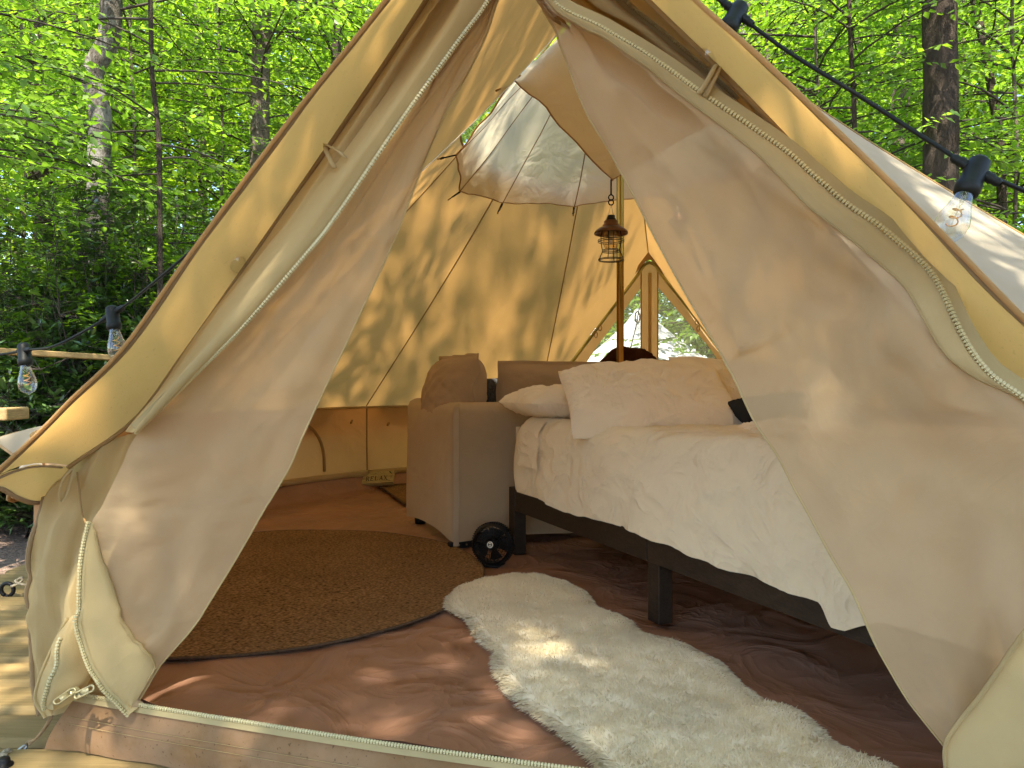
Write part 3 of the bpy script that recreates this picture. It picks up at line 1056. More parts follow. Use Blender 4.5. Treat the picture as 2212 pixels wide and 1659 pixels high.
# canvas border band beside the right zip
nb = 88
GB = np.zeros((5, nb, 3))
for j in range(5):
    for i in range(nb):
        u = i / (nb - 1)
        wd = 6.5 * j / 4 * (0.25 + 0.75 * math.sin(math.pi * min(1, u)) ** 0.6) * min(1, (1 - u) / 0.12)
        k0 = int(wd); fr = wd - k0
        p = Vector(G[i, k0]).lerp(Vector(G[i, k0 + 1]), fr)
        GB[j, i] = p + Vector((0, -0.005 - 0.009 * math.sin(math.pi * j / 4), 0))
border = obj('canvas_border', grid_mesh(GB), M['sheer_border'], mdr)
zip_row('zip_teeth', [Vector(p) + Vector((0, -0.004, 0)) for p in GB[0]], border, toward=Vector((0, -1, 0.1)), tape=0.024, side=-1)
tube('stitching', [Vector(p) + Vector((0, -0.001, 0)) for p in GB[4]], 0.003, M['canvas_door'], border, 5, 0.5)
# lower right canvas border
ob = UL([(2235, 1300, 1.0), (2212, 1332, 1.005), (2160, 1410, 1.02), (2105, 1490, 1.04), (2050, 1560, 1.06), (2026, 1605, 1.075), (2045, 1690, 1.085), (2150, 1800, 1.09)])
ob2 = UL([(2420, 1350, 0.985), (2400, 1420, 0.985), (2360, 1510, 0.99), (2300, 1600, 1.0), (2215, 1660, 1.02), (2130, 1700, 1.05), (2110, 1750, 1.07), (2160, 1820, 1.085)])
a, b = cr(ob, 40), cr(ob2, 40)
GB = np.array([a * (1 - t) + b * t + np.array([0, -0.012 - 0.015 * math.sin(math.pi * t), 0]) for t in np.linspace(0, 1, 10)])
GB = wrinkle(GB, 0.006, 6.0, 2.0, 33.0, 0)
border = obj('canvas_border', grid_mesh(GB), M['sheer_border'], mdr)
tube('stitching', [Vector(p) + Vector((0, -0.003, 0)) for p in GB[0]], 0.005, M['canvas_door'], border, 5, 0.5)
zip_row('zip_teeth', [Vector(p) + Vector((0, -0.004, 0)) for p in GB[9]], border, toward=Vector((0, -1, 0.1)), tape=0.024, side=1)

# right canvas door, bundled under the fly
RG = [(1250, -150, 1.375), (1400, 0, 1.335), (1470, 66, 1.315), (1548, 143, 1.295), (1622, 216, 1.275), (1742, 338, 1.24), (1835, 440, 1.205), (1930, 545, 1.18), (2015, 632, 1.155), (2100, 745, 1.125), (2170, 820, 1.11), (2260, 905, 1.09)]
RZ = [(x, y, Y + 0.012) for x, y, Y in RO[:12]]
G = loft(cols(RG, RZ, [(0, 0.006), (0.10, 0.16), (0.32, 0.19), (0.48, 0.06), (0.58, 0.07), (0.70, 0.18), (0.86, 0.12), (1, 0.01)]), 44, 70)
G = wrinkle(G, 0.012, 3.0, 3.2, 21.0, 0.1)
flap = obj('canvas_door', grid_mesh(G), M['canvas_door'], tent)
flap['label'] = 'canvas outer door bundled under the fly on the right'
zip_row('zip_teeth', [Vector(p) + Vector((0, -0.006, 0)) for p in G[0:26, 12]], flap, toward=Vector((0, -1, 0.1)), tape=0.02, side=1)

# tie straps that hold the doors back
for pts in ([(702, 312, 1.47), (716, 318, 1.44), (735, 330, 1.41), (745, 340, 1.40)], [(702, 316, 1.47), (706, 330, 1.44), (714, 348, 1.42), (722, 362, 1.41)],
            [(1546, 140, 1.27), (1536, 160, 1.25), (1522, 183, 1.24), (1510, 202, 1.24)], [(1553, 146, 1.27), (1546, 164, 1.25), (1533, 190, 1.24), (1524, 208, 1.24)]):
    tube('tie_strap', curve3(UL(pts), 10), 0.0055, M['canvas_door'], tent, 6, 0.3)

# canvas at the foot of the left door post
rows = [[(150, 1006, 1.605), (215, 960, 1.60), (330, 925, 1.60)], [(100, 1080, 1.66), (160, 1080, 1.62), (300, 1070, 1.60)], [(78, 1200, 1.68), (130, 1200, 1.62), (240, 1190, 1.60)], [(66, 1300, 1.69), (112, 1310, 1.63), (190, 1300, 1.575)], [(63, 1400, 1.69), (118, 1420, 1.63), (205, 1420, 1.58)], [(88, 1545, 1.66), (150, 1540, 1.625), (240, 1535, 1.59)]]
G = loft([UL(r) for r in rows], 26, 44)
G = wrinkle(G, 0.026, 4.5, 1.6, 41.0, 0)
G = wrinkle(G, 0.008, 7.0, 5.0, 43.0, 0, ridge=True)
fo = obj('door_side_canvas', grid_mesh(G), M['canvas_door'], tent)
tube('piping', curve3(UL([(167, 1020, 1.585), (172, 1060, 1.575), (178, 1110, 1.565), (188, 1135, 1.56)]), 14), 0.002, M['seam'], fo, 5)
tube('edge_hem', [Vector(p) for p in G[8:, 0]], 0.006, M['hem'], fo, 6)
rows = [[(146, 1335, 1.59), (163, 1322, 1.56), (188, 1312, 1.565)], [(118, 1388, 1.58), (140, 1390, 1.52), (196, 1385, 1.55)], [(92, 1445, 1.57), (133, 1450, 1.50), (200, 1445, 1.545)], [(77, 1507, 1.565), (118, 1507, 1.50), (178, 1492, 1.54)], [(100, 1549, 1.565), (115, 1545, 1.53), (135, 1528, 1.545)]]
G = loft([UL(r) for r in rows], 26, 40)
G = wrinkle(G, 0.012, 2.5, 2.5, 51.0, 0.1)
fo2 = obj('folded_canvas', grid_mesh(G), M['canvas_door'], tent)
tube('edge_hem', [Vector(p) for p in G[:, 0]], 0.007, M['sheer_border'], fo2, 6, 0.6)
zip_row('zip_teeth', [Vector(p) + Vector((0, -0.004, 0)) for p in G[8:34, 11]], fo2, toward=Vector((0, -1, 0.2)), tape=0.02, side=-1)


# two zip sliders with long pulls at the left corner
def zip_slider(p, tip, w):
    s = MB()
    p, tip = Vector(p), Vector(tip)
    d = (tip - p)
    L = d.length
    x = d.normalized()
    z = Vector((0, -1, 0.35)).normalized()
    y = z.cross(x).normalized()
    z = x.cross(y)
    Mx = Matrix((x, y, z)).transposed().to_4x4()
    Mx.translation = p
    o = obj('zip_slider', MB().box((0, 0, 0.003), (0.020, 0.013, 0.011), Mx).mesh(False), M['pull'], tent)
    bv = o.modifiers.new('bevel', 'BEVEL'); bv.width = 0.003; bv.segments = 2
    loop = []
    for k in range(28):
        a = 2 * math.pi * k / 28
        cx = L / 2 + (L / 2 - w) * (1 if math.cos(a) > 0 else -1) + w * math.cos(a)
        loop.append(Mx @ Vector((cx, w * math.sin(a), 0.012)))
    loop.append(loop[0]); loop.append(loop[1])
    mb = MB().tube(loop, 0.0022, 6)
    mb.box((L * 0.55, 0, 0.012), (L * 0.38, w * 1.7, 0.003), Mx)
    obj('pull_tab', mb.mesh(), M['pull'], o)


zip_slider(U(160, 1496, 1.50), U(116, 1527, 1.46), 0.006)
zip_slider(U(172, 1502, 1.50), U(213, 1482, 1.49), 0.006)

# centre pole with its joint
pole = MB().lathe([(0.0, 0.012), (0.0185, 0.012), (0.0185, 1.415), (0.0205, 1.417), (0.0205, 1.425), (0.0190, 1.427), (0.0190, 2.98), (0, 2.98)], 24, Matrix.Translation((TC.x, TC.y, 0)))
obj('centre_pole', pole.mesh(), M['pole'], tent)
obj('apex_cap', MB().lathe([(0.0, 3.06), (0.05, 3.05), (0.10, 3.0), (0.14, 2.93), (0.135, 2.925), (0.09, 2.985)], 24, Matrix.Translation((TC.x, TC.y, 0))).mesh(), M['hem'], tent)

# back door with two clear panes under a bent steel A-frame
pn = (BLb - BRb).cross(BT - BRb).normalized()
if pn.y > 0: pn = -pn


def onback(px, py, off=0.0):
    d = Vector(((px - CX) / FPX, 1, -(py - CY) / FPX))
    o = Vector((0, 0, CAMZ))
    t = (BRb + pn * off - o).dot(pn) / d.dot(pn)
    return o + d * t


back = obj('back_door', mesh([onback(x, y) for x, y in ((1383, 600), (1384, 572), (1403, 563), (1421, 572), (1422, 600), (1422, 880), (1384, 880))], [(0, 1, 2, 3, 4, 5, 6)], False), M['canvas_wall'], tent)
back['label'] = 'zipped back door with two clear plastic window panes'
for sgn, pts in ((1, [(1384, 572), (1384, 622), (1289, 750), (1262, 790), (1200, 872), (1168, 872), (1250, 765), (1372, 600)]), (1, [(1422, 572), (1434, 600), (1565, 770), (1648, 872), (1615, 872), (1545, 770), (1530, 748), (1422, 622)])):
    obj('door_border', mesh([onback(x, y, 0.003) for x, y in pts], [tuple(range(len(pts)))], False), M['canvas_wall'], back)
for pts in ([(1384, 622), (1384, 872), (1200, 872), (1262, 790), (1289, 750)], [(1422, 622), (1530, 748), (1545, 770), (1615, 872), (1422, 872)]):
    q = [onback(x, y, -0.004) for x, y in pts]
    c = sum(q, Vector()) / len(q)
    obj('window_pane', mesh(q, [tuple(range(len(q)))], False), M['pane'], back)
strip = tube('zip_cover', [onback(1404, 590, 0.012), onback(1404, 700, 0.014), onback(1404, 872, 0.012)], 0.026, M['canvas_door'], back, 8, 0.5)
tube('edge_binding', [onback(1385, 575, 0.006), onback(1385, 872, 0.006)], 0.005, M['seam'], back, 5)
tube('edge_binding', [onback(1421, 575, 0.006), onback(1421, 872, 0.006)], 0.005, M['seam'], back, 5)
fr = [onback(x, y, 0.05) for x, y in ((1150, 897), (1264, 745), (1345, 637), (1381, 589), (1391, 573), (1403, 567), (1415, 573), (1426, 589), (1470, 645), (1547, 745), (1662, 892))]
tube('a_frame_pole', curve3(fr, 60), 0.0125, M['brass'], tent, 10)
cap = [(1372, 591), (1378, 575), (1384, 561), (1392, 550), (1403, 544), (1415, 550), (1424, 561), (1429, 574), (1435, 590), (1424, 579), (1414, 567), (1403, 561), (1392, 567), (1383, 579)]
cq = [onback(x, y, 0.075) for x, y in cap]
cm = mesh(cq + [q + pn * -0.05 for q in cq[:9]], [(0, 1, 12, 13), (1, 2, 12), (2, 3, 11, 12), (3, 4, 10, 11), (4, 5, 9, 10), (5, 6, 9), (6, 7, 8, 9)] if False else [(0, 1, 2, 3, 11, 12, 13), (3, 4, 5, 10, 11), (5, 6, 7, 8, 9, 10)] + [(i, i + 1, 14 + i + 1, 14 + i) for i in range(8)], False)
obj('frame_pocket', cm, M['hem'], tent)
for (x, y) in ((1297, 701), (1288, 716), (1506, 688), (1509, 702)):
    l = [onback(x, y, 0.06), onback(x + 3, y + 8, 0.07), onback(x - 1, y + 14, 0.07), onback(x - 4, y + 8, 0.07), onback(x, y, 0.06)]
    tube('tie_loop', curve3(l, 14), 0.004, M['hem'], tent, 5)


# roof hit helper
def roof_at(px, py, inset=0.0):
    d = Vector(((px - CX) / FPX, 1, -(py - CY) / FPX)).normalized()
    o = Vector((0, 0, CAMZ))
    hits = []
    q = o.copy()
    for _ in range(6):
        h = ROOF.ray_cast(q, d)
        if h[0] is None: break
        hits.append(h[0])
        q = h[0] + d * 0.01
    far = [h for h in hits if h.y > 2.2]
    p = far[0] if far else (hits[-1] if hits else U(px, py, 4))
    return p - d * inset


# white inner canopy hung under the apex
CT = Vector((TC.x, TC.y, 2.90))
corn = [U(1110, 172, 2.96), U(985, 335, 3.50), U(993, 415, 3.93), U(1085, 440, 4.22), U(1240, 447, 4.33), U(1425, 425, 4.22), ring(25, 0.86, 1.95), ring(-15, 0.86, 1.97), ring(-55, 0.86, 1.97), U(1320, 388, 2.62)]
rim = []
nc = len(corn)
for k in range(nc):
    a, b = corn[k], corn[(k + 1) % nc]
    for i in range(12):
        t = i / 12
        p = a.lerp(b, t)
        s = math.sin(math.pi * t)
        cin = Vector((TC.x - p.x, TC.y - p.y, 0)).normalized()
        p += cin * 0.02 * s * (b - a).length + Vector((0, 0, 0.0 * s))
        rim.append(p)
nrim = len(rim)
cv, cf = [], []
nrow = 22
for j in range(nrow):
    t = 0.05 + 0.95 * j / (nrow - 1)
    for i in range(nrim):
        p = CT.lerp(rim[i], t)
        u = (i % 12) / 12
        s = math.sin(math.pi * u) * math.sin(math.pi * t * 0.9)
        p.z += -0.03 * math.sin(math.pi * t) + 0.03 * s
        p += Vector((ns(i * 0.33, t * 4, 1), ns(i * 0.33, t * 4, 7), ns(i * 0.4, t * 5, 9))) * 0.012 * t
        cv.append(p)
for j in range(nrow - 1):
    for i in range(nrim):
        cf.append((j * nrim + i, j * nrim + (i + 1) % nrim, (j + 1) * nrim + (i + 1) % nrim, (j + 1) * nrim + i))
liner = obj('inner_canopy', mesh(cv, cf), M['liner'], tent)
rr_ = [Vector(cv[(nrow - 1) * nrim + i % nrim]) for i in range(nrim + 1)]
tube('rim_trim', rr_, 0.0045, M['liner_trim'], liner, 6, 0.5)
for k in range(nc):
    tube('canopy_seam', [Vector(cv[j * nrim + k * 12]) + Vector((0, 0, -0.004)) for j in range(nrow)], 0.0035, M['liner_trim'], liner, 5, 0.5)


def hook_strap(p, q, parent, full=True):
    p, q = Vector(p), Vector(q)
    d = q - p
    mid = p + d * 0.62
    o = tube('hook_strap', [p, p + d * 0.3, mid], 0.007, M['black'], parent, 6, 0.5)
    rg = []
    z = d.normalized()
    x = z.orthogonal().normalized()
    c = mid + z * 0.012
    for k in range(15):
        a = 2 * math.pi * k / 14
        rg.append(c + z * math.cos(a) * 0.012 + x * math.sin(a) * 0.009)
    tube('ring', rg, 0.003, M['black'], o, 5)
    tube('cord', [mid + z * 0.022, q], 0.004, M['seam'], o, 5)


for k, (x, y) in ((0, (1072, 196)), (1, (945, 344)), (2, (968, 432)), (3, (1075, 461)), (4, (1238, 466)), (5, (1440, 470))):
    if k in (5,):
        continue
    hook_strap(corn[k], roof_at(x, y, 0.02), tent)
for k in (6, 7, 8):
    a = math.degrees(math.atan2(corn[k].y - TC.y, corn[k].x - TC.x))
    hook_strap(corn[k], ring(a, 1.0, 1.90), tent)

# ------------------------------------------------------------------ guy points and ropes
tip = ring(196.2, 2.72, 0.58)
for nm, lab, a, b in (('guy_rope', 'pale guy rope from the left eave corner to the ground', tip, Vector((-3.2, 2.55, GZ))),):
    o = tube(nm, [a, a.lerp(b, 0.5) + Vector((0, 0, -0.01)), b], 0.004, M['rope'], None, 6)
    tag(o, lab, 'rope')
# black screw eye with a knotted loop on the deck
p = ground(16, 1288, DZ)
t = thing('screw_eye', 'black screw eye with a knotted loop on the deck planks', 'screw eye', (p.x, p.y, DZ))
lp = [Vector((p.x + 0.024 * math.sin(a), p.y, DZ + 0.026 + 0.024 * -math.cos(a))) for a in np.linspace(0.5, 5.9, 22)]
tube('eye', lp, 0.0075, M['black'], t, 8)
tube('shank', [Vector((p.x, p.y, DZ - 0.03)), Vector((p.x, p.y, DZ + 0.006))], 0.007, M['black'], t, 8)
rp_ = [Vector((p.x + 0.02, p.y - 0.01, DZ + 0.04)), Vector((p.x + 0.05, p.y + 0.0, DZ + 0.052)), Vector((p.x + 0.045, p.y + 0.02, DZ + 0.066)), Vector((p.x + 0.03, p.y, DZ + 0.058)), Vector((p.x + 0.06, p.y, DZ + 0.045)), Vector((p.x + 0.10, p.y + 0.02, DZ + 0.04)), Vector((p.x + 0.2, p.y + 0.1, DZ + 0.03))]
tube('rope_loop', curve3(rp_, 30), 0.005, M['rope'], t, 6)
# steel link and rope that anchor the front left corner
p1, p2 = U(58, 1612, 1.60), U(24, 1638, 1.575)
t = thing('corner_anchor', 'steel link tied with rope at the front left tent corner', 'tent anchor', (p2.x, p2.y, DZ))
d = (p2 - p1)
side_ = Vector((0.004, 0.006, 0.006))
lk = []
for k in range(25):
    a = 2 * math.pi * k / 24
    lk.append(p1 + d * (0.5 + 0.5 * math.cos(a)) + Vector((0.2, 0.3, 0.9)).normalized() * 0.009 * math.sin(a))
tube('steel_link', lk, 0.0028, M['steel'], t, 6)
tube('strap', [U(76, 1598, 1.605), U(62, 1609, 1.60)], 0.005, M['hem'], t, 6, 0.5)
rp_ = UL([(28, 1634, 1.58), (14, 1622, 1.57), (2, 1640, 1.56), (18, 1648, 1.56), (6, 1630, 1.555), (-10, 1640, 1.55), (-60, 1660, 1.54)])
tube('rope', curve3(rp_, 30), 0.006, M['rope'], t, 7)
p = ground(8, 1655, DZ)
obj('bolt', MB().lathe([(0, 0.014), (0.010, 0.014), (0.012, 0.010), (0.012, 0.0), (0.018, 0.0), (0.018, -0.004)], 12, Matrix.Translation((p.x, p.y, DZ + 0.004))).mesh(), M['black'], t)
# corner guy strap by the sill
tube('corner_strap', curve3(UL([(110, 1550, 1.58), (95, 1575, 1.585), (75, 1598, 1.595), (60, 1602, 1.61)]), 10), 0.006, M['hem'], tent, 6, 0.5)

# ------------------------------------------------------------------ sofa
SB = Vector((-0.28, 3.37, 0))
E1 = Vector((0.907, 0.42, 0)).normalized()
E2 = Vector((-E1.y, E1.x, 0))
SL_, SD_ = 2.05, 0.76


def SP(s, t, z):
    return SB + E1 * s + E2 * t + Vector((0, 0, z))


sofa = thing('sofa', 'beige linen slipcovered sofa standing behind the bed', 'sofa', SB)
path = [(0.0, SD_), (0.0, 0.6), (0.0, 0.45), (0.0, 0.3), (0.0, 0.15), (0.0, 0.05), (0.008, 0.015), (0.015, 0.008), (0.05, 0.0), (0.2, 0), (0.35, 0), (0.5, 0), (0.7, 0), (0.9, 0), (1.1, 0), (1.4, 0), (1.7, 0), (SL_ - 0.05, 0), (SL_ - 0.012, 0.012), (SL_, 0.05), (SL_, 0.3), (SL_, 0.55), (SL_, SD_)]
lev = [(0.045, 0.0), (0.12, 0.0), (0.2, 0.0), (0.3, 0.0), (0.4, 0.0), (0.5, 0.0), (0.6, 0.0), (0.66, 0.004), (0.69, 0.018), (0.706, 0.05), (0.71, 0.09), (0.706, 0.14), (0.68, 0.17), (0.6, 0.18), (0.40, 0.18)]
G = np.zeros((len(lev), len(path), 3))
for j, (z, ins) in enumerate(lev):
    for i, (s, t) in enumerate(path):
        ss = s + ins if s < 0.03 else (s - ins if s > SL_ - 0.03 else s)
        tt = t + ins if (t < 0.03) else t
        if s < 0.03: tt = max(t, ins if t < 0.2 else t)
        if s > SL_ - 0.03: tt = max(t, ins if t < 0.2 else t)
        if 0.03 <= s <= SL_ - 0.03: ss = min(max(s, ins), SL_ - ins)
        zz = z
        if j < 2:   # skirt rides up in the middle of the arm
            if s < 0.01: zz += 0.03 * math.sin(math.pi * t / SD_) * (1 - j * 0.5)
            else: zz += 0.012 * math.sin(s * 6) * (1 - j * 0.5)
        if z > 0.6 and s < 0.01 and t > 0.6: zz += 0.012
        bul = 0.006 * ns(s * 4, t * 4 + z * 3, 0, 3) + 0.004 * math.sin(z * 9 + s * 2)
        p = SP(ss, tt, zz)
        p += (E1 * (-bul) if s < 0.03 else E2 * (-bul))
        G[j, i] = p
G2 = np.zeros((len(lev), 80, 3))
for j in range(len(lev)): G2[j] = cr(G[j], 80)
obj('slipcover', grid_mesh(G2), M['linen'], sofa)
seat = MB().box((0, 0, 0), (1, 1, 1), Matrix((((E1.x * 1.68), E2.x * 0.56, 0, 0), ((E1.y * 1.68), E2.y * 0.56, 0, 0), (0, 0, 0.34, 0), (0, 0, 0, 1))))
seat.v = [tuple(Vector(v) + SP(SL_ / 2, 0.47, 0.26)) for v in seat.v]
so = obj('seat_cushion', seat.mesh(False), M['cushion'], sofa)
bv = so.modifiers.new('bevel', 'BEVEL'); bv.width = 0.04; bv.segments = 4
for s, t_ in ((0.06, 0.06), (SL_ - 0.06, 0.06), (0.06, 0.70), (SL_ - 0.06, 0.70)):
    q = SP(s, t_, 0)
    obj('foot', MB().lathe([(0, 0.008), (0.03, 0.008), (0.034, 0.05), (0, 0.06)], 12, Matrix.Translation((q.x, q.y, 0))).mesh(), M['black'], sofa)
# stitched flange down the near corner, and a black base bracket
GF = np.zeros((30, 3, 3))
for j in range(30):
    z = 0.03 + 0.66 * j / 29
    w = 0.004 * ns(z * 14, 0, 0, 6)
    for i, (s, t_) in enumerate(((0.0, -0.006), (0.014, -0.012 - w), (0.028, -0.006))):
        GF[j, i] = SP(s + w, t_, z)
obj('corner_flange', grid_mesh(GF), M['linen_trim'], sofa)
brk = obj('base_bracket', MB().box((0, 0, 0), (0.26, 0.03, 0.03), Matrix.Translation(SP(0.12, 0.03, 0.028)) @ Matrix.Rotation(math.atan2(E1.y, E1.x), 4, 'Z')).mesh(False), M['black'], sofa)
for s in (0.035, 0.075):
    q = SP(s, 0.012, 0.03)
    obj('screw', MB().lathe([(0, 0.004), (0.004, 0.003), (0.005, 0)], 8, Matrix.Translation(q) @ Matrix.Rotation(R(90), 4, 'X')).mesh(), M['steel'], brk)


# ------------------------------------------------------------------ pillows
def pillow_mesh(w, h, t, seed, pinch=0.06, rnd=0.04, flange=0.0, nu=48, nv=36, wr=0.010, open_end=False):
    top, bot = [], []
    uu = np.linspace(-1, 1, nu)
    vv = np.linspace(-1, 1, nv)
    V = []
    for sgn in (1, -1):
        for b in vv:
            for a in uu:
                x = a * w / 2 * (1 - pinch * (1 - b * b) * a * a * 0.0 - pinch * (1 - abs(b) ** 2) * abs(a) ** 3)
                y = b * h / 2 * (1 - pinch * (1 - abs(a) ** 2) * abs(b) ** 3)
                x *= 1 - rnd * b ** 4
                y *= 1 - rnd * a ** 4
                fa = flange * 2 / w
                fb = flange * 2 / h
                a2 = max(-1, min(1, a / (1 - fa))) if flange else a
                b2 = max(-1, min(1, b / (1 - fb))) if flange else b
                th = (max(0, 1 - abs(a2) ** 2.6) * max(0, 1 - abs(b2) ** 2.6)) ** 0.55
                z = sgn * (t / 2 * th + 0.0015)
                r = math.hypot(abs(a) - 1, abs(b) - 1)
                ang = math.atan2(1 - abs(b), 1 - abs(a) + 1e-6)
                z += sgn * wr * th ** 0.5 * (0.9 * ns(ang * 5 * (1 if a > 0 else 1.3), r * 1.2, b, seed) + ns(a * 2.2, b * 2.0, sgn, seed + 3))
                z += sgn * wr * 0.6 * th ** 0.5 * (1 - 2 * abs(ns(a * 3 + b * 1.2, b * 3 - a, sgn, seed + 7)))
                z += sgn * wr * 0.45 * th ** 0.4 * (1 - 2.4 * abs(ns(a * 6 - b * 2.2, b * 5 + a * 1.5, sgn, seed + 9)))
                z += sgn * wr * 0.45 * th ** 0.4 * (noise.ridged_multi_fractal(Vector(((a + b * 0.5) * 1.2 + seed, (b - a * 0.45) * 3.6, sgn * 2.0)), 0.9, 2.0, 3, 1.0, 2.0) - 1.0)
                if flange and th < 0.02:
                    z += 0.010 * math.sin(a * 9 + seed) * (1 if abs(b) > 0.9 else 0) + 0.010 * math.sin(b * 8 + seed) * (1 if abs(a) > 0.9 else 0)
                V.append((x, y, z))
    n = nu * nv
    F = []
    for j in range(nv - 1):
        for i in range(nu - 1):
            q = (j * nu + i, j * nu + i + 1, (j + 1) * nu + i + 1, (j + 1) * nu + i)
            F.append(q)
            F.append(tuple(n + k for k in q[::-1]))
    edge = [i for i in range(nu)] + [j * nu + nu - 1 for j in range(1, nv)] + [(nv - 1) * nu + i for i in range(nu - 2, -1, -1)] + [j * nu for j in range(nv - 2, 0, -1)]
    for k in range(len(edge)):
        a, b = edge[k], edge[(k + 1) % len(edge)]
        F.append((b, a, n + a, n + b))
    return mesh(V, F)


def place(o, c, xd, yd):
    x = Vector(xd).normalized()
    y = Vector(yd)
    y = (y - x * y.dot(x)).normalized()
    z = x.cross(y)
    Mx = Matrix((x, y, z)).transposed().to_4x4()
    Mx.translation = Vector(c)
    o.matrix_world = Mx
    return o


def pillow(name, label, cat, mat, c, xd, yd, w, h, t, seed, group=None, **kw):
    o = obj(name, pillow_mesh(w, h, t, seed, **kw), mat)
    place(o, c, xd, yd)
    return tag(o, label, cat, group)


UPV = Vector((0, 0, 1))
pillow('sofa_cushion', 'beige linen cushion with a frayed flange on the left sofa arm', 'cushion', M['cushion'], SP(0.15, 0.40, 0.735), E2, UPV + E1 * 0.15, 0.60, 0.46, 0.27, 3, 'sofa cushions', flange=0.022, pinch=0.03, wr=0.010)
pillow('sofa_cushion', 'long beige linen back cushion left of the tent pole', 'cushion', M['cushion'], SP(0.66, 0.22, 0.70), E1, UPV + E2 * -0.1, 0.70, 0.46, 0.25, 9, 'sofa cushions', flange=0.022, pinch=0.03, wr=0.010)
pillow('sofa_cushion', 'beige linen back cushion right of the tent pole, behind the white pillows', 'cushion', M['cushion'], SP(1.42, 0.22, 0.72), E1, UPV + E2 * -0.1, 0.68, 0.46, 0.20, 14, 'sofa cushions', flange=0.022, pinch=0.04, wr=0.008)
pillow('knit_cushion', 'black chunky knit cushion wedged between the two beige sofa cushions', 'cushion', M['knit'], SP(0.32, 0.46, 0.66), E1 + E2 * 0.3, UPV, 0.40, 0.36, 0.12, 5)
pillow('velvet_cushion', 'dark brown velvet cushion behind the tent pole', 'cushion', M['velvet'], U(1358, 812, 4.05), E1, UPV + E2 * 0.5, 0.42, 0.34, 0.24, 6, wr=0.02, pinch=0.0, rnd=0.42)

# ------------------------------------------------------------------ bed
P0 = Vector((0.0, 3.32, 0))
DB = -E2


def BW(s, t, z):
    return P0 + E1 * s + DB * t + Vector((0, 0, z))


rotB = Matrix.Rotation(math.atan2(DB.y, DB.x), 4, 'Z')      # local x along the bed length


def bedbox(s, t, z, ls, lt, lz):
    """box centred at (s,t,z) with extents along width, length, height"""
    Mx = Matrix((DB, E1, UPV)).transposed().to_4x4()
    Mx.translation = BW(s, t, z)
    return MB().box((0, 0, 0), (lt, ls, lz), Mx)


bed = thing('bed_frame', 'dark brown wooden bed frame under the white mattress', 'bed frame', BW(0, 1, 0))
BWID, BLEN = 1.42, 2.22
for nm, a in (('side_rail', (0.014, 0.545, 0.262, 0.028, 1.03, 0.10)), ('side_rail', (0.014, 1.63, 0.262, 0.028, 1.13, 0.10)), ('side_rail', (BWID - 0.014, 1.1, 0.262, 0.028, 2.15, 0.10)),
              ('end_rail', (BWID / 2, 0.0, 0.262, BWID - 0.1, 0.028, 0.10)), ('end_rail', (BWID / 2, BLEN - 0.01, 0.262, BWID - 0.06, 0.028, 0.10)),
              ('leg', (0.028, 0.0, 0.162, 0.060, 0.062, 0.310)), ('leg', (BWID - 0.03, 0.0, 0.162, 0.06, 0.06, 0.310)), ('leg', (0.045, 1.075, 0.112, 0.055, 0.062, 0.205)), ('leg', (BWID - 0.045, 1.075, 0.112, 0.055, 0.06, 0.205)),
              ('leg', (0.045, BLEN - 0.07, 0.112, 0.055, 0.06, 0.205)), ('leg', (BWID - 0.045, BLEN - 0.07, 0.112, 0.055, 0.06, 0.205)), ('leg', (BWID / 2, 1.075, 0.112, 0.055, 0.06, 0.205)), ('centre_beam', (BWID / 2, 1.1, 0.24, 0.04, 2.1, 0.06))):
    o = obj(nm, bedbox(*a).mesh(False), M['bedwood'], bed)
    bv = o.modifiers.new('bevel', 'BEVEL'); bv.width = 0.003; bv.segments = 2
for k in range(13):
    obj('slat', bedbox(BWID / 2, 0.12 + k * 0.16, 0.296, BWID - 0.07, 0.07, 0.016).mesh(False), M['bedwood'], bed)

# mattress in a fitted sheet
ZT = 0.632


def profile(a, over=0.0, zb=0.305):
    """a in 0..1 round the left edge of the mattress: under, side, shoulder, top"""
    r = 0.075
    side = ZT - zb - r
    arc = r * math.pi / 2
    topl = BWID / 2 + 0.2
    L = side + arc + topl
    d = a * L
    if d < side: return (0.0 - over - 0.012 * math.sin(math.pi * d / side), zb + d)
    if d < side + arc:
        th = (d - side) / r
        return (r - (r + over) * math.cos(th), ZT - r + (r + over) * math.sin(th))
    return (r + d - side - arc, ZT + over)


mv, mf = [], []
na_, nt2 = 60, 70
GM = np.zeros((nt2, na_, 3))
for j in range(nt2):
    tj = j / (nt2 - 1)
    for i in range(na_):
        ai = i / (na_ - 1)
        s, z = profile(ai)
        t_ = -0.0 + 2.22 * tj
        if i == na_ - 1: s = BWID
        # round the two ends
        e0 = min(1, tj / 0.03)
        if e0 < 1:
            z -= 0.07 * (1 - math.sqrt(max(0, 1 - (1 - e0) ** 2))) * (1 if z > 0.5 else 0.3)
            s += 0.05 * (1 - math.sqrt(max(0, 1 - (1 - e0) ** 2))) * (1 if z < 0.6 else 0)
        s += 0.006 * ns(t_ * 6, z * 9, 0, 8)
        GM[j, i] = BW(s, t_, z + 0.004 * ns(t_ * 3, s * 3, 0, 2))
mat_t = thing('mattress', 'thick mattress in a white fitted sheet on the dark bed frame', 'mattress', BW(0.7, 1.0, 0.31))
obj('fitted_sheet', grid_mesh(GM), M['sheet'], mat_t)
hd = np.array([[BW(0.02 + (BWID - 0.02) * i / 9, 0.0, 0.31 + 0.29 * j / 5) for i in range(10)] for j in range(6)])
obj('end_panel', grid_mesh(hd), M['sheet'], mat_t)
hd = np.array([[BW(0.02 + (BWID - 0.02) * i / 9, 2.22, 0.31 + 0.29 * j / 5) for i in range(10)] for j in range(6)])
obj('end_panel', grid_mesh(hd), M['sheet'], mat_t)

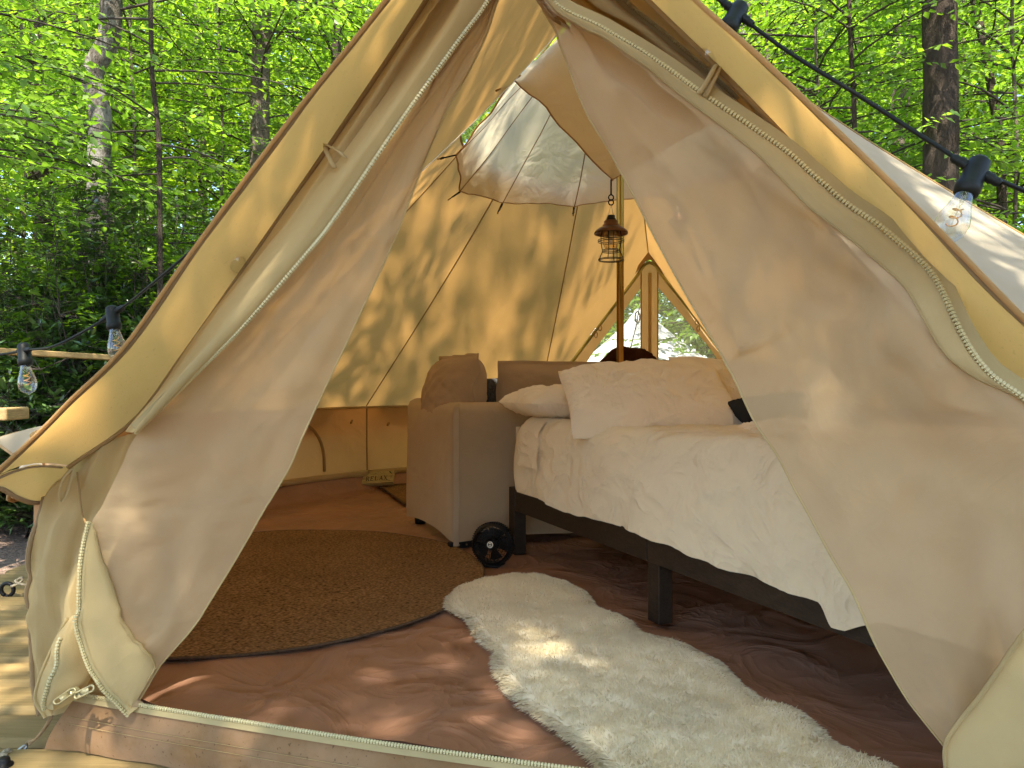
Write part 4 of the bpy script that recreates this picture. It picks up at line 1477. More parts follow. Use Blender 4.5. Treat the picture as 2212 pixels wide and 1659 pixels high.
# loose white top sheet hanging over the left side, with an untidy hem
na_, nt2 = 170, 260
GS = np.zeros((nt2, na_, 3))
for j in range(nt2):
    tj = j / (nt2 - 1)
    t_ = 0.30 + 1.95 * tj
    zb = 0.288 + 0.012 * ns(t_ * 3.1, 1, 0, 5) + 0.006 * ns(t_ * 12, 1, 0, 6)
    if t_ < 0.5: zb += 0.045 * (0.5 - t_) / 0.35
    zb -= 0.05 * max(0, min(1, (t_ - 1.78) / 0.03)) * max(0, min(1, (1.95 - t_) / 0.1))
    for i in range(na_):
        ai = (i / (na_ - 1)) ** 0.85
        s, z = profile(ai, 0.012, zb)
        hang = max(0, min(1, (ZT - z) / 0.33))
        w1 = ns(t_ * 5.0, z * 1.2, 0, 11) + 0.5 * ns(t_ * 11, z * 2.5, 3, 12)
        rid = noise.ridged_multi_fractal(Vector((t_ * 2.3 + z * 1.5, z * 3.2 - t_ * 0.8 + s * 2.0, 1.3)), 0.8, 2.2, 3, 1.0, 2.0) - 1.0
        rid2 = noise.ridged_multi_fractal(Vector((t_ * 6.0 - z * 5, z * 7 + t_ * 3 + s * 5, 4.7)), 0.9, 2.1, 3, 1.0, 2.0) - 1.0
        rid3 = noise.ridged_multi_fractal(Vector((t_ * 13 + z * 8, z * 15 - t_ * 5 + s * 12, 9.1)), 1.0, 2.1, 2, 1.0, 2.0) - 1.0
        wl = ai * 1.25
        ra_ = noise.ridged_multi_fractal(Vector(((t_ * 0.8 + wl * 0.6) * 2.0, (wl * 0.8 - t_ * 0.6) * 7.5, 2.2)), 0.9, 2.0, 3, 1.0, 2.0) - 1.0
        rb_ = noise.ridged_multi_fractal(Vector(((t_ * 0.9 - wl * 0.45) * 3.0, (t_ * 0.45 + wl * 0.9) * 11, 6.1)), 0.9, 2.0, 3, 1.0, 2.0) - 1.0
        rid = rid + 0.55 * ra_
        rid2 = rid2 * 0.5 + 0.55 * rb_
        out_ = 0.014 * hang * w1 + 0.013 * rid + 0.011 * rid2 + 0.003 * rid3
        zz = z + (0.008 * rid + 0.005 * rid2 + 0.003 * rid3 + 0.006 * ns(t_ * 4, s * 4, 0, 7)) * (1 - hang)
        GS[j, i] = BW(s - out_ * (1 if hang > 0.05 else 0), t_ + 0.012 * ns(z * 5, t_ * 2, 0, 13) - 0.03 * (1 - hang) * (1 if j == 0 else 0), zz)
ts = obj('top_sheet', grid_mesh(GS), M['sheet'])
tag(ts, 'rumpled white top sheet hanging down the side of the bed', 'bed sheet')
# turned down edge of the sheet near the pillows
GT = np.zeros((14, 60, 3))
for j in range(14):
    t_ = 0.13 + 0.19 * j / 13
    for i in range(60):
        ai = 0.10 + 0.62 * (i / 59)
        s, z = profile(ai, 0.024 + 0.004 * ns(i * 0.2, j * 0.3, 0, 5), 0.31)
        GT[j, i] = BW(s, t_ + 0.02 * ns(z * 6, s * 5, 0, 3) + 0.05 * max(0, 0.6 - z), z + 0.004 * ns(i * 0.3, j * 0.5, 4, 2))
fo_ = obj('turned_down_edge', grid_mesh(GT), M['sheet'], ts)

pillow('pillow', 'plump white pillow leaning in front, nearest the bed edge', 'pillow', M['pillow'], U(1402, 866, 2.82), Vector((1.0, 0.10, 0.025)), Vector((-0.26, 0.62, 0.52)), 0.70, 0.42, 0.19, 21, 'white bed pillows', wr=0.016, pinch=0.07)
pillow('pillow', 'white pillow lying flat with its open case end over the mattress corner', 'pillow', M['pillow'], BW(0.31, 0.17, ZT + 0.085), E1 * 1.0 + DB * 0.10, -DB, 0.76, 0.46, 0.14, 25, 'white bed pillows', wr=0.016, pinch=0.05)
pillow('pillow', 'white pillow propped upright to the right behind the front pillow', 'pillow', M['pillow'], U(1620, 868, 3.10), (0.75, 0.25, -0.06), (-0.10, 0.22, 0.30), 0.70, 0.46, 0.17, 29, 'white bed pillows', wr=0.014)
pillow('throw_pillow', 'black throw pillow on the bed seen through the right sheer door', 'pillow', M['dark_cloth'], U(1735, 908, 2.62), (0.6, 0.10, 0.02), (-0.1, 0.3, 0.12), 0.46, 0.40, 0.12, 31)
pillow('throw_pillow', 'pale grey throw pillow below the black throw pillow', 'pillow', M['pillow'], U(1745, 952, 2.35), (0.6, -0.08, -0.03), (-0.1, 0.3, 0.03), 0.44, 0.34, 0.11, 37)

# ------------------------------------------------------------------ rugs
def disc_rug(name, label, c, r, seed):
    t = thing(name, label, 'rug', c)
    v, f = [(0, 0, 0.012)], []
    n, m = 96, 14
    for j in range(1, m + 1):
        for k in range(n):
            a = 2 * math.pi * k / n
            rr = r * j / m * (1 + 0.010 * ns(math.cos(a) * 2.5, math.sin(a) * 2.5, 0, seed))
            wx, wy = c[0] + rr * math.cos(a) - TC.x, c[1] + rr * math.sin(a) - TC.y
            lim = min(1.0, 2.30 / math.hypot(wx, wy))
            lx, ly = TC.x + wx * lim - c[0], TC.y + wy * lim - c[1]
            v.append((lx, ly, 0.014 + 0.005 * ns(rr * math.cos(a) * 3, rr * math.sin(a) * 3, 0, seed)))
    for k in range(n):
        f.append((0, 1 + k, 1 + (k + 1) % n))
    for j in range(m - 1):
        for k in range(n):
            a = 1 + j * n
            f.append((a + k, a + n + k, a + n + (k + 1) % n, a + (k + 1) % n))
    obj('weave', mesh(v, f), M['jute'], t, True)
    ed = [Vector(v[1 + (m - 1) * n + k % n]) + Vector((0, 0, -0.003)) for k in range(n + 1)]
    v2, f2 = tube_geo(ed, 0.005, 6)
    obj('bound_edge', mesh(v2, f2), M['jute_edge'], t, True)
    return t


disc_rug('round_rug', 'round brown jute rug on the floor before the sofa', (-1.0, 2.90, 0.010), 0.885, 2)
k0 = ground(820, 1054, 0.01)
t = thing('jute_rug', 'small jute rug corner behind the sofa by the wooden sign', 'rug', (k0.x, k0.y, 0))
ea = Vector((0.36, -0.933, 0)); eb = Vector((0.933, 0.36, 0))
GK = np.array([[k0 + ea * (0.9 * i / 14) + eb * (0.75 * j / 10) + Vector((0, 0, 0.016 + 0.004 * ns(i * 0.5, j * 0.5, 0, 2))) for i in range(15)] for j in range(11)])
obj('weave', grid_mesh(GK), M['jute'], t)
tube('bound_edge', [Vector(p) for p in GK[0]], 0.008, M['jute_edge'], t, 6)
tube('bound_edge', [Vector(p) for p in GK[:, 0]], 0.008, M['jute_edge'], t, 6)

# ------------------------------------------------------------------ sheepskin
right_e = [(1250, 1270), (1292, 1312), (1345, 1332), (1400, 1372), (1475, 1390), (1555, 1433), (1598, 1478), (1661, 1516), (1695, 1521), (1761, 1569), (1808, 1609), (1925, 1655), (1985, 1720), (1960, 1790)]
left_e = [(1780, 1830), (1600, 1790), (1450, 1740), (1345, 1700), (1302, 1655), (1250, 1602), (1180, 1552), (1105, 1495), (1072, 1440), (1070, 1402), (1040, 1380), (1012, 1335), (960, 1304), (975, 1282), (1004, 1262), (1060, 1250), (1100, 1245), (1150, 1252), (1200, 1255)]
outl = [ground(x, y, 0.03) for x, y in right_e + left_e]
outl = cr(outl + [outl[0]], 220)[:-1][:, :2]
cen = outl.mean(axis=0)
skin = thing('sheepskin_rug', 'long cream sheepskin rug lying beside the bed', 'rug', (cen[0], cen[1], 0))


def inside(x, y):
    c = False
    n = len(outl)
    j = n - 1
    for i in range(n):
        if ((outl[i, 1] > y) != (outl[j, 1] > y)) and (x < (outl[j, 0] - outl[i, 0]) * (y - outl[i, 1]) / (outl[j, 1] - outl[i, 1]) + outl[i, 0]):
            c = not c
        j = i
    return c


# spine of the skin: fill by rings scaled toward the medial line between the edges
nsp = 80
re_ = cr([ground(x, y, 0.03) for x, y in [(1200, 1255)] + right_e], nsp)
le_ = cr([ground(x, y, 0.03) for x, y in (left_e[::-1][2:] + [(1960, 1790)])], nsp)
nw = 30
GF = np.zeros((nsp, nw, 3))
for j in range(nsp):
    for i in range(nw):
        u = i / (nw - 1)
        p = le_[j] * (1 - u) + re_[j] * u
        h = 0.022 + 0.022 * (max(0, 1 - abs(2 * u - 1) ** 4) ** 0.5)
        cl = noise.noise(Vector((p[0] * 16, p[1] * 16, 0))) + 0.5 * noise.noise(Vector((p[0] * 34, p[1] * 34, 4)))
        p[2] = h + 0.007 * cl
        GF[j, i] = p
obj('hide', grid_mesh(GF), M['hide'], skin)
# fur strands
rng = np.random.default_rng(3)
NF = 60000
jj = rng.random(NF) * (nsp - 1.001)
iu = rng.random(NF)
ne = 9000
iu[:ne] = np.where(rng.random(ne) < 0.5, rng.random(ne) * 0.03, 1 - rng.random(ne) * 0.03)
ii = iu * (nw - 1.001)
j0, i0 = jj.astype(int), ii.astype(int)
fj, fi = (jj - j0)[:, None], (ii - i0)[:, None]
P_ = GF[j0, i0] * (1 - fj) * (1 - fi) + GF[j0 + 1, i0] * fj * (1 - fi) + GF[j0, i0 + 1] * (1 - fj) * fi + GF[j0 + 1, i0 + 1] * fj * fi
outd = (re_[j0] - le_[j0])
outd = outd / np.maximum(np.linalg.norm(outd, axis=1, keepdims=True), 1e-6)
edgef = np.clip((np.abs(2 * iu - 1) - 0.85) / 0.15, 0, 1)[:, None] * np.sign(2 * iu - 1)[:, None]
cn = np.array([[noise.noise(Vector((p[0] * 22, p[1] * 22, 1))), noise.noise(Vector((p[0] * 22, p[1] * 22, 8)))] for p in P_])
dr = np.stack([cn[:, 0] * 1.0, cn[:, 1] * 1.0 - 0.2, np.full(NF, 0.9)], 1) + outd * edgef * 1.4 + rng.normal(0, 0.22, (NF, 3))
dr[:, 2] = np.where(np.abs(edgef[:, 0]) > 0.3, np.abs(dr[:, 2]) * 0.35 - 0.15, dr[:, 2])
dr /= np.linalg.norm(dr, axis=1, keepdims=True)
ln = rng.uniform(0.008, 0.016, NF)[:, None] * (1 + 0.8 * np.abs(edgef))
sd = np.cross(dr, rng.normal(0, 1, (NF, 3)))
sd /= np.linalg.norm(sd, axis=1, keepdims=True)
wd = 0.0010
tipc = P_ + dr * ln
tipc[:, 2] = np.maximum(tipc[:, 2] - 0.005 * (ln[:, 0] / 0.028), 0.012)
midc = P_ + dr * ln * 0.55
VV = np.stack([P_ - sd * wd, P_ + sd * wd, midc + sd * wd * 0.8, tipc, midc - sd * wd * 0.8], 1).reshape(-1, 3)


def bulk_mesh(verts, faces_idx, smooth=False):
    """fast mesh from an (n,k) face index array"""
    me = bpy.data.meshes.new('m')
    nf, k = faces_idx.shape
    me.vertices.add(len(verts))
    me.vertices.foreach_set('co', np.ascontiguousarray(verts, dtype=np.float32).ravel())
    me.loops.add(nf * k)
    me.loops.foreach_set('vertex_index', np.ascontiguousarray(faces_idx, dtype=np.int32).ravel())
    me.polygons.add(nf)
    me.polygons.foreach_set('loop_start', np.arange(nf, dtype=np.int32) * k)
    me.polygons.foreach_set('loop_total', np.full(nf, k, dtype=np.int32))
    me.update(calc_edges=True)
    me.validate()
    if smooth:
        me.polygons.foreach_set('use_smooth', [True] * nf)
    return me


base = (np.arange(NF) * 5)[:, None]
fur = obj('fur', bulk_mesh(VV, base + np.array([[0, 1, 2, 3, 4]])), M['fur'], skin)
fur['kind'] = 'stuff'

# ------------------------------------------------------------------ wooden RELAX sign
sc_ = U(815, 1035, 5.36)
sx = Vector((0.98, -0.02, 0.07)).normalized()
sy = Vector((0.0, 0.72, 0.60))
sy = (sy - sx * sy.dot(sx)).normalized()
sz = sx.cross(sy)
SM = Matrix((sx, sy, sz)).transposed().to_4x4()
sw, shh, sth = 0.255, 0.118, 0.036
SM.translation = sc_ + Vector((0, 0, 0.004))
sign = thing('wooden_sign', 'small wooden block sign reading RELAX leaning by the tent wall', 'sign', (sc_.x, sc_.y, 0.0))
so = obj('block', MB().box((0, 0, 0), (sw, shh, sth)).mesh(False), M['signwood'], sign)
so.matrix_parent_inverse = Matrix.Identity(4)
so.matrix_basis = Matrix.Translation(-sign.location) @ SM
bv = so.modifiers.new('bevel', 'BEVEL'); bv.width = 0.002; bv.segments = 2


def on_sign(name, polys, mat, z0=sth / 2 + 0.0015):
    mb = MB()
    for poly in polys:
        k = len(poly)
        mb.add([(x, y, z0) for x, y in poly], [tuple(range(k))])
    o = obj(name, mb.mesh(False), mat, so)
    o.matrix_parent_inverse = Matrix.Identity(4)
    return o


def stroke(x0, y0, x1, y1, w):
    dx, dy = x1 - x0, y1 - y0
    L = math.hypot(dx, dy)
    nx, ny = -dy / L * w / 2, dx / L * w / 2
    return [(x0 + nx, y0 + ny), (x0 - nx, y0 - ny), (x1 - nx, y1 - ny), (x1 + nx, y1 + ny)]


LET = {
    'R': [(0.15, 0, 0.15, 1, .20), (0.15, .94, .6, .94, .12), (0.15, .5, .6, .5, .12), (.66, .55, .66, .9, .2), (.4, .5, .8, 0.05, .2), (0, .03, .32, .03, .07), (0, .97, .3, .97, .07), (.65, .03, .95, .03, .07)],
    'E': [(0.15, 0, 0.15, 1, .20), (0.1, .95, .75, .95, .1), (0.1, .05, .78, .05, .1), (.15, .5, .55, .5, .1), (.73, .78, .73, 1, .08), (.76, 0, .76, .24, .08), (.56, .38, .56, .62, .07), (0, .03, .3, .03, .07), (0, .97, .3, .97, .07)],
    'L': [(0.15, 0, 0.15, 1, .20), (0.1, .05, .75, .05, .1), (.73, 0, .73, .26, .08), (0, .97, .32, .97, .07)],
    'A': [(0.1, 0, .45, 1, .09), (.42, 1, .82, 0, .2), (.25, .36, .65, .36, .09), (-.03, .03, .26, .03, .07), (.65, .03, .98, .03, .07)],
    'X': [(0.1, 1, .8, 0, .2), (.78, 1, .12, 0, .09), (-.03, .97, .3, .97, .07), (.6, .97, .93, .97, .07), (-.02, .03, .27, .03, .07), (.62, .03, .97, .03, .07)],
}
x = -0.080
for ch in 'RELAX':
    cw, chh = 0.030, 0.044
    on_sign('letter', [[(x + px_ * cw, -0.036 + py_ * chh) for px_, py_ in stroke(*st)] for st in LET[ch]], M['ink'])
    x += 0.0335
scr = []
xx = -0.055
rs = random.Random(4)
while xx < 0.06:
    hgt = rs.uniform(0.004, 0.010)
    y0 = 0.034 + 0.006 * math.sin(xx * 40) - (0.010 if xx > 0.02 else 0)
    scr.append(stroke(xx, y0, xx + 0.0035, y0 + hgt, 0.0011))
    scr.append(stroke(xx + 0.0035, y0 + hgt, xx + 0.006, y0, 0.0011))
    xx += 0.0064 if rs.random() < 0.75 else 0.012
on_sign('script_line', scr, M['ink'])
sp = []
for cx_, cy_, n_ in ((-0.108, 0.030, 12), (-0.095, -0.012, 7), (0.104, -0.010, 14), (0.085, -0.035, 9), (0.100, -0.044, 6)):
    for _ in range(n_):
        a = rs.uniform(0, 6.28); rr = rs.uniform(0, 0.016)
        px_, py_ = cx_ + rr * math.cos(a), cy_ + rr * math.sin(a)
        b = rs.uniform(0, 6.28); l = rs.uniform(0.004, 0.008)
        sp.append([(px_, py_), (px_ + l * .5 * math.cos(b + .4), py_ + l * .5 * math.sin(b + .4)), (px_ + l * math.cos(b), py_ + l * math.sin(b)), (px_ + l * .5 * math.cos(b - .4), py_ + l * .5 * math.sin(b - .4))])
on_sign('leaf_print', sp, M['ink'])
on_sign('bird_print', [[(0.088, 0.045), (0.094, 0.050), (0.100, 0.046), (0.110, 0.030), (0.116, 0.016), (0.106, 0.026), (0.096, 0.034)]], M['ink_green'])

# ------------------------------------------------------------------ fan
fc = ground(1062, 1222, 0.006)
FR_ = 0.088
fan = thing('desk_fan', 'small round black fan on the floor against the sofa and bed post', 'fan', (fc.x, fc.y, 0.0))
FM = Matrix.Translation((fc.x, fc.y, FR_ + 0.012)) @ Matrix.Rotation(R(-16), 4, 'Z') @ Matrix.Rotation(R(84), 4, 'X')   # local +z faces the camera side
mb = MB()
mb.lathe([(0.080, 0.018), (0.087, 0.012), (0.090, 0.0), (0.090, -0.040), (0.084, -0.052), (0.078, -0.052), (0.080, -0.0), (0.078, 0.012), (0.080, 0.018)], 48, FM)
obj('housing', mb.mesh(), M['black'], fan)
mb = MB()
for k in range(56):
    a = 2 * math.pi * k / 56
    mb.box((0, 0, 0), (0.006, 0.005, 0.040), FM @ Matrix.Rotation(a, 4, 'Z') @ Matrix.Translation((0.092, 0, -0.022)))
o = obj('ribs', mb.mesh(False), M['black'], fan); o['kind'] = 'stuff'
for r_ in (0.028, 0.044, 0.060, 0.073):
    tube('grille_ring', [FM @ Vector((r_ * math.cos(a), r_ * math.sin(a), 0.017)) for a in np.linspace(0, 2 * math.pi, 41)], 0.0014, M['black'], fan, 5)
for k in range(28):
    a = 2 * math.pi * k / 28
    tube('grille_bar', [FM @ Vector((r_ * math.cos(a + tw), r_ * math.sin(a + tw), 0.017)) for r_, tw in ((0.018, 0), (0.04, 0.1), (0.06, 0.22), (0.080, 0.36))], 0.0013, M['black'], fan, 4)
for k in range(5):
    a = 2 * math.pi * k / 5
    q = []
    for r_, w_ in ((0.02, 0.4), (0.045, 0.55), (0.070, 0.5)):
        q.append([FM @ Vector((r_ * math.cos(a + t_), r_ * math.sin(a + t_), -0.012 + 0.016 * t_ / 0.5)) for t_ in np.linspace(-w_, w_, 6)])
    obj('blade', grid_mesh(np.array(q)), M['black'], fan)
obj('motor', MB().lathe([(0, -0.05), (0.03, -0.05), (0.03, -0.01), (0.02, 0.005), (0, 0.006)], 20, FM).mesh(), M['black'], fan)
for k in range(3):
    a = 2 * math.pi * k / 3 + 0.5
    tube('rear_strut', [FM @ Vector((0.02 * math.cos(a), 0.02 * math.sin(a), -0.05)), FM @ Vector((0.082 * math.cos(a), 0.082 * math.sin(a), -0.05))], 0.004, M['black'], fan, 5)
hub = obj('hub', MB().lathe([(0, 0.022), (0.017, 0.022), (0.019, 0.019), (0.019, 0.012)], 24, FM).mesh(), M['black'], fan)
bdg = obj('badge', MB().lathe([(0, 0.0238), (0.0135, 0.0238), (0.014, 0.022)], 24, FM).mesh(False), M['wax'], hub)
tube('badge_ring', [FM @ Vector((0.0085 * math.cos(a), 0.0085 * math.sin(a), 0.0242)) for a in np.linspace(0, 2 * math.pi, 25)], 0.0014, M['ink'], bdg, 5)
obj('badge_bar', MB().box((0, 0, 0.0245), (0.019, 0.005, 0.0012), FM).mesh(False), M['ink'], bdg)
tube('stand', [FM @ Vector((0.05, -0.082, -0.03)), FM @ Vector((0.03, -0.094, 0.01)), FM @ Vector((-0.03, -0.094, 0.01)), FM @ Vector((-0.05, -0.082, -0.03))], 0.006, M['black'], fan, 6)


# ------------------------------------------------------------------ lanterns
def lantern(top, label, s=1.0, rot=0.0):
    """hangs from the point top (its hook)"""
    Lh = 0.196
    t = thing('lantern', label, 'lantern', top, rot, 'lanterns hung from the inner canopy')

    def lz(prof, n=28): return MB().lathe([(r * s, (z - Lh - 0.032) * s) for r, z in prof], n).mesh()

    def rng_(r, z, th=0.0016):
        v, f = tube_geo([Vector((r * math.cos(a), r * math.sin(a), z - Lh - 0.032)) * s for a in np.linspace(0, 2 * math.pi, 33)], th * s, 6)
        return mesh(v, f)

    obj('cap', lz([(0, 0.183), (0.014, 0.183), (0.015, 0.180), (0.015, 0.172), (0.018, 0.170), (0.018, 0.163)]), M['black'], t, True)
    obj('collar', lz([(0.024, 0.163), (0.027, 0.160), (0.027, 0.150), (0.032, 0.147), (0.033, 0.138)]), M['copper'], t, True)
    obj('brim', lz([(0.033, 0.140), (0.045, 0.136), (0.060, 0.124), (0.0635, 0.118), (0.063, 0.113), (0.058, 0.116), (0.040, 0.126), (0.0, 0.129)]), M['copper'], t, True)
    obj('globe', lz([(0.024, 0.126), (0.028, 0.112), (0.0305, 0.095), (0.029, 0.075), (0.023, 0.060), (0.018, 0.056), (0, 0.056)]), M['lampglass'], t, True)
    obj('burner', lz([(0, 0.126), (0.008, 0.126), (0.008, 0.085), (0.006, 0.075), (0, 0.073)], 14), M['wax'], t, True)
    for r, z in ((0.0485, 0.090), (0.0485, 0.084), (0.032, 0.052), (0.033, 0.047), (0.047, 0.018), (0.046, 0.014)):
        obj('cage_ring', rng_(r, z), M['wire'], t, True)
    for k in range(4):
        a = R(45) + k * math.pi / 2
        pr = [(0.034, 0.128), (0.039, 0.108), (0.0385, 0.085), (0.036, 0.066), (0.032, 0.050), (0.040, 0.034), (0.047, 0.016)]
        v, f = tube_geo([Vector((r * math.cos(a), r * math.sin(a), z - Lh - 0.032)) * s for r, z in pr], 0.0017 * s, 6)
        obj('cage_wire', mesh(v, f), M['wire'], t, True)
    hp = [(-0.026, 0.150), (-0.020, 0.172), (-0.008, 0.192), (0, 0.226), (0.008, 0.192), (0.020, 0.172), (0.026, 0.150)]
    v, f = tube_geo([Vector((x, 0, z - Lh - 0.032)) * s for x, z in hp], 0.0016 * s, 6)
    obj('bail', mesh(v, f), M['steel'], t, True)
    return t


v0 = corn[9]
tube('hook_strap', [v0, v0 + Vector((0, 0, -0.055))], 0.0065, M['black'], tent, 6, 0.5)
for zz in (0.066, 0.084):
    c = v0 + Vector((0, 0, -zz))
    tube('ring', [c + Vector((0.009 * math.cos(a), 0, 0.010 * math.sin(a))) for a in np.linspace(0, 2 * math.pi, 17)], 0.0026, M['black'], tent, 5)
lantern(v0 + Vector((0, 0, -0.088)), 'copper railroad lantern with wire cage hanging in front of the tent pole', 0.98, 0.4)
v1 = U(1466, 440, 4.35)
tube('hook_strap', [corn[5], v1 + Vector((0, 0, 0.02))], 0.0065, M['black'], tent, 6, 0.5)
lantern(v1, 'lantern half hidden behind the right sheer door, beside the back window', 0.98, 0.2)

# ------------------------------------------------------------------ string lights
bulb_prof = [(0.0125, 0.0), (0.0130, -0.008), (0.0165, -0.022), (0.0215, -0.038), (0.0235, -0.052), (0.0215, -0.066), (0.015, -0.076), (0.006, -0.080), (0.003, -0.084), (0, -0.085)]
bulb_me = MB().lathe(bulb_prof, 24).mesh(); bulb_me.materials.append(M['glass'])
sock_me = MB().lathe([(0.0, 0.052), (0.010, 0.051), (0.0155, 0.045), (0.0165, 0.030), (0.0165, 0.006), (0.0185, 0.004), (0.0185, -0.004), (0.0165, -0.012), (0.013, -0.014)], 20).mesh(); sock_me.materials.append(M['black_rubber'])
fil = []
for k in range(60):
    a = k / 59 * 2 * math.pi * 2.5
    fil.append(Vector((0.007 * math.cos(a), 0.007 * math.sin(a), -0.022 - 0.034 * k / 59)))
v, f = tube_geo(fil, 0.0011, 5)
fil_me = mesh(v, f); fil_me.materials.append(M['filament'])
stem_me = MB().lathe([(0.004, 0.0), (0.003, -0.018), (0.0008, -0.020), (0.0008, -0.058), (0, -0.060)], 8).mesh(); stem_me.materials.append(M['glass'])
stub_me = MB().lathe([(0.0075, 0.0), (0.0085, 0.006), (0.0075, 0.010), (0.0085, 0.015), (0.0065, 0.019), (0.0072, 0.024), (0.0048, 0.030)], 12).mesh(); stub_me.materials.append(M['black_rubber'])
cordp = [Vector((-4.5, 4.5, 1.75)), Vector((-3.6, 3.6, 1.25)), Vector((-2.5, 2.7, 0.95))] + UL([(-160, 772, 2.10), (0, 766, 2.03), (52, 757, 1.98), (140, 738, 1.84), (243, 678, 1.86), (330, 612, 1.74), (420, 535, 1.64), (486, 474, 1.56), (560, 395, 1.53)]) + UL([(640, 300, 1.50), (800, 90, 1.46), (1000, -200, 1.40), (1120, -430, 1.36), (1300, -260, 1.27)]) + UL([(1480, -60, 1.34), (1560, 5, 1.32), (1592, 30, 1.31), (1700, 110, 1.26), (1850, 203, 1.19), (2000, 300, 1.12), (2108, 366, 1.065), (2212, 412, 1.06), (2420, 490, 1.05)]) + [Vector((1.7, 1.0, 1.0)), Vector((3.2, 0.9, 1.25)), Vector((4.95, 0.6, 2.1))]
strand = thing('string_light', 'black string of clear filament bulbs draped across the tent front', 'string lights', cordp[6])
cpts = curve3(cordp, 240)
tube('cord', cpts, 0.0036, M['black_rubber'], strand, 7)
for (px_, py_, Y, tx, ty, sg) in ((52, 757, 1.98, 6, 60, 1), (243, 678, 1.86, 8, 60, 1), (487, 474, 1.56, 14, 60, 1), (1592, 28, 1.31, -30, 52, 1), (2108, 368, 1.065, -45, 100, 1)):
    p = U(px_, py_, Y)
    dn = (U(px_ + tx, py_ + ty, Y - 0.01) - p).normalized()
    z = -dn
    x = Vector((0, 1, 0)).cross(z).normalized()
    y = z.cross(x)
    Mx = Matrix((x, y, z)).transposed().to_4x4()
    Mx.translation = p + dn * 0.030
    Ml = wmat(strand).inverted() @ Mx
    sk = obj('socket', sock_me, None, strand, True); sk.matrix_basis = Ml
    bb = obj('bulb', bulb_me, None, strand, True); bb.matrix_basis = Ml @ Matrix.Translation((0, 0, -0.012))
    ff = obj('filament', fil_me, None, bb, True); ss = obj('stem', stem_me, None, bb, True)
    # cord sleeves either side
    kk = min(range(len(cpts)), key=lambda i: (cpts[i] - p).length)
    tn = (cpts[min(kk + 1, len(cpts) - 1)] - cpts[max(kk - 1, 0)]).normalized()
    for s_ in (1, -1):
        q = (tn * s_).to_track_quat('Z', 'Y').to_matrix().to_4x4()
        q.translation = p + tn * s_ * 0.010
        e = obj('sleeve', stub_me, None, sk, True)
        e.matrix_basis = Ml.inverted() @ (wmat(strand).inverted() @ q)

# ------------------------------------------------------------------ railing and bench at the left
t = thing('railing', 'unfinished wooden handrail standing behind the tent on the left', 'railing', (-3.2, 4.6, GZ))
ra, rb = U(-150, 750, 4.1), U(470, 786, 6.2)
dv_ = (rb - ra).normalized()


def beam(name, a, b, w, h, parent, mat):
    d = (b - a)
    L = d.length
    x = d.normalized()
    y = (UPV if abs(x.z) < 0.9 else Vector((0, 1, 0))).cross(x).normalized()
    z = x.cross(y)
    Mx = Matrix((x, y, z)).transposed().to_4x4()
    Mx.translation = (a + b) / 2
    o = obj(name, MB().box((0, 0, 0), (L, w, h), Mx).mesh(False), mat, parent)
    bv = o.modifiers.new('bevel', 'BEVEL'); bv.width = min(w, h) * 0.16; bv.segments = 3
    return o


beam('rail', ra, rb, 0.09, 0.038, t, M['rail'])
for p in (ra.lerp(rb, 0.04), ra.lerp(rb, 0.96)):
    beam('post', Vector((p.x, p.y, GZ - 0.05)), Vector((p.x, p.y, p.z - 0.019)), 0.088, 0.088, t, M['rail'])
t = thing('plank_bench', 'thick pale plank bench end at the left edge behind the tent', 'bench', (-3.6, 4.3, GZ))
ba, bb_ = U(-330, 905, 4.15), U(40, 893, 4.25)
beam('seat', ba, bb_, 0.24, 0.075, t, M['rail'])
for q in (0.10, 0.62):
    p = ba.lerp(bb_, q)
    beam('leg', Vector((p.x, p.y, GZ - 0.05)), Vector((p.x, p.y, p.z - 0.038)), 0.12, 0.12, t, M['rail'])

# ------------------------------------------------------------------ white tarp shelter behind the tent
pk = U(1385, 652, 8.2)
t = thing('tarp_shelter', 'white peaked tarp seen through the back window', 'tarp', (pk.x, pk.y, GZ))
tv = [pk]
nq = 24
tf = []
for j in range(1, 12):
    for k in range(nq):
        a = 2 * math.pi * k / nq
        q = j / 11
        rad = 2.5 * (q ** 1.1) * (1 + 0.10 * math.cos(5 * a + 0.6))
        z = pk.z + (GZ + 0.25 - pk.z) * (q ** 0.86) + 0.03 * ns(math.cos(a) * 2, math.sin(a) * 2, q * 3, 3)
        tv.append(Vector((pk.x + rad * math.cos(a), pk.y + rad * math.sin(a), z)))
for k in range(nq): tf.append((0, 1 + k, 1 + (k + 1) % nq))
for j in range(10):
    for k in range(nq):
        a = 1 + j * nq
        tf.append((a + k, a + nq + k, a + nq + (k + 1) % nq, a + (k + 1) % nq))
obj('canopy', mesh(tv, tf), M['white_tarp'], t)
rg = [U(1377 + 5 * math.cos(a), 685 + 12 * math.sin(a), 6.9) for a in np.linspace(0, 2 * math.pi, 20)]
obj_ = tube('ring', rg, 0.008, M['black'], t, 5)
tube('guy_line', [U(1391, 640, 6.95), U(1379, 673, 6.9), U(1376, 697, 6.9), U(1350, 800, 6.6), U(1322, 900, 6.4)], 0.006, M['black'], t, 5)


# ------------------------------------------------------------------ trees and shrubs
LEAF = np.array([(0, 0, 0), (0.42, 0.26, 0.05), (1.0, 0, -0.06), (0.42, -0.26, 0.05), (0.45, 0, -0.03)])
LF = np.array([(0, 3, 4), (3, 2, 4), (2, 1, 4), (1, 0, 4)])


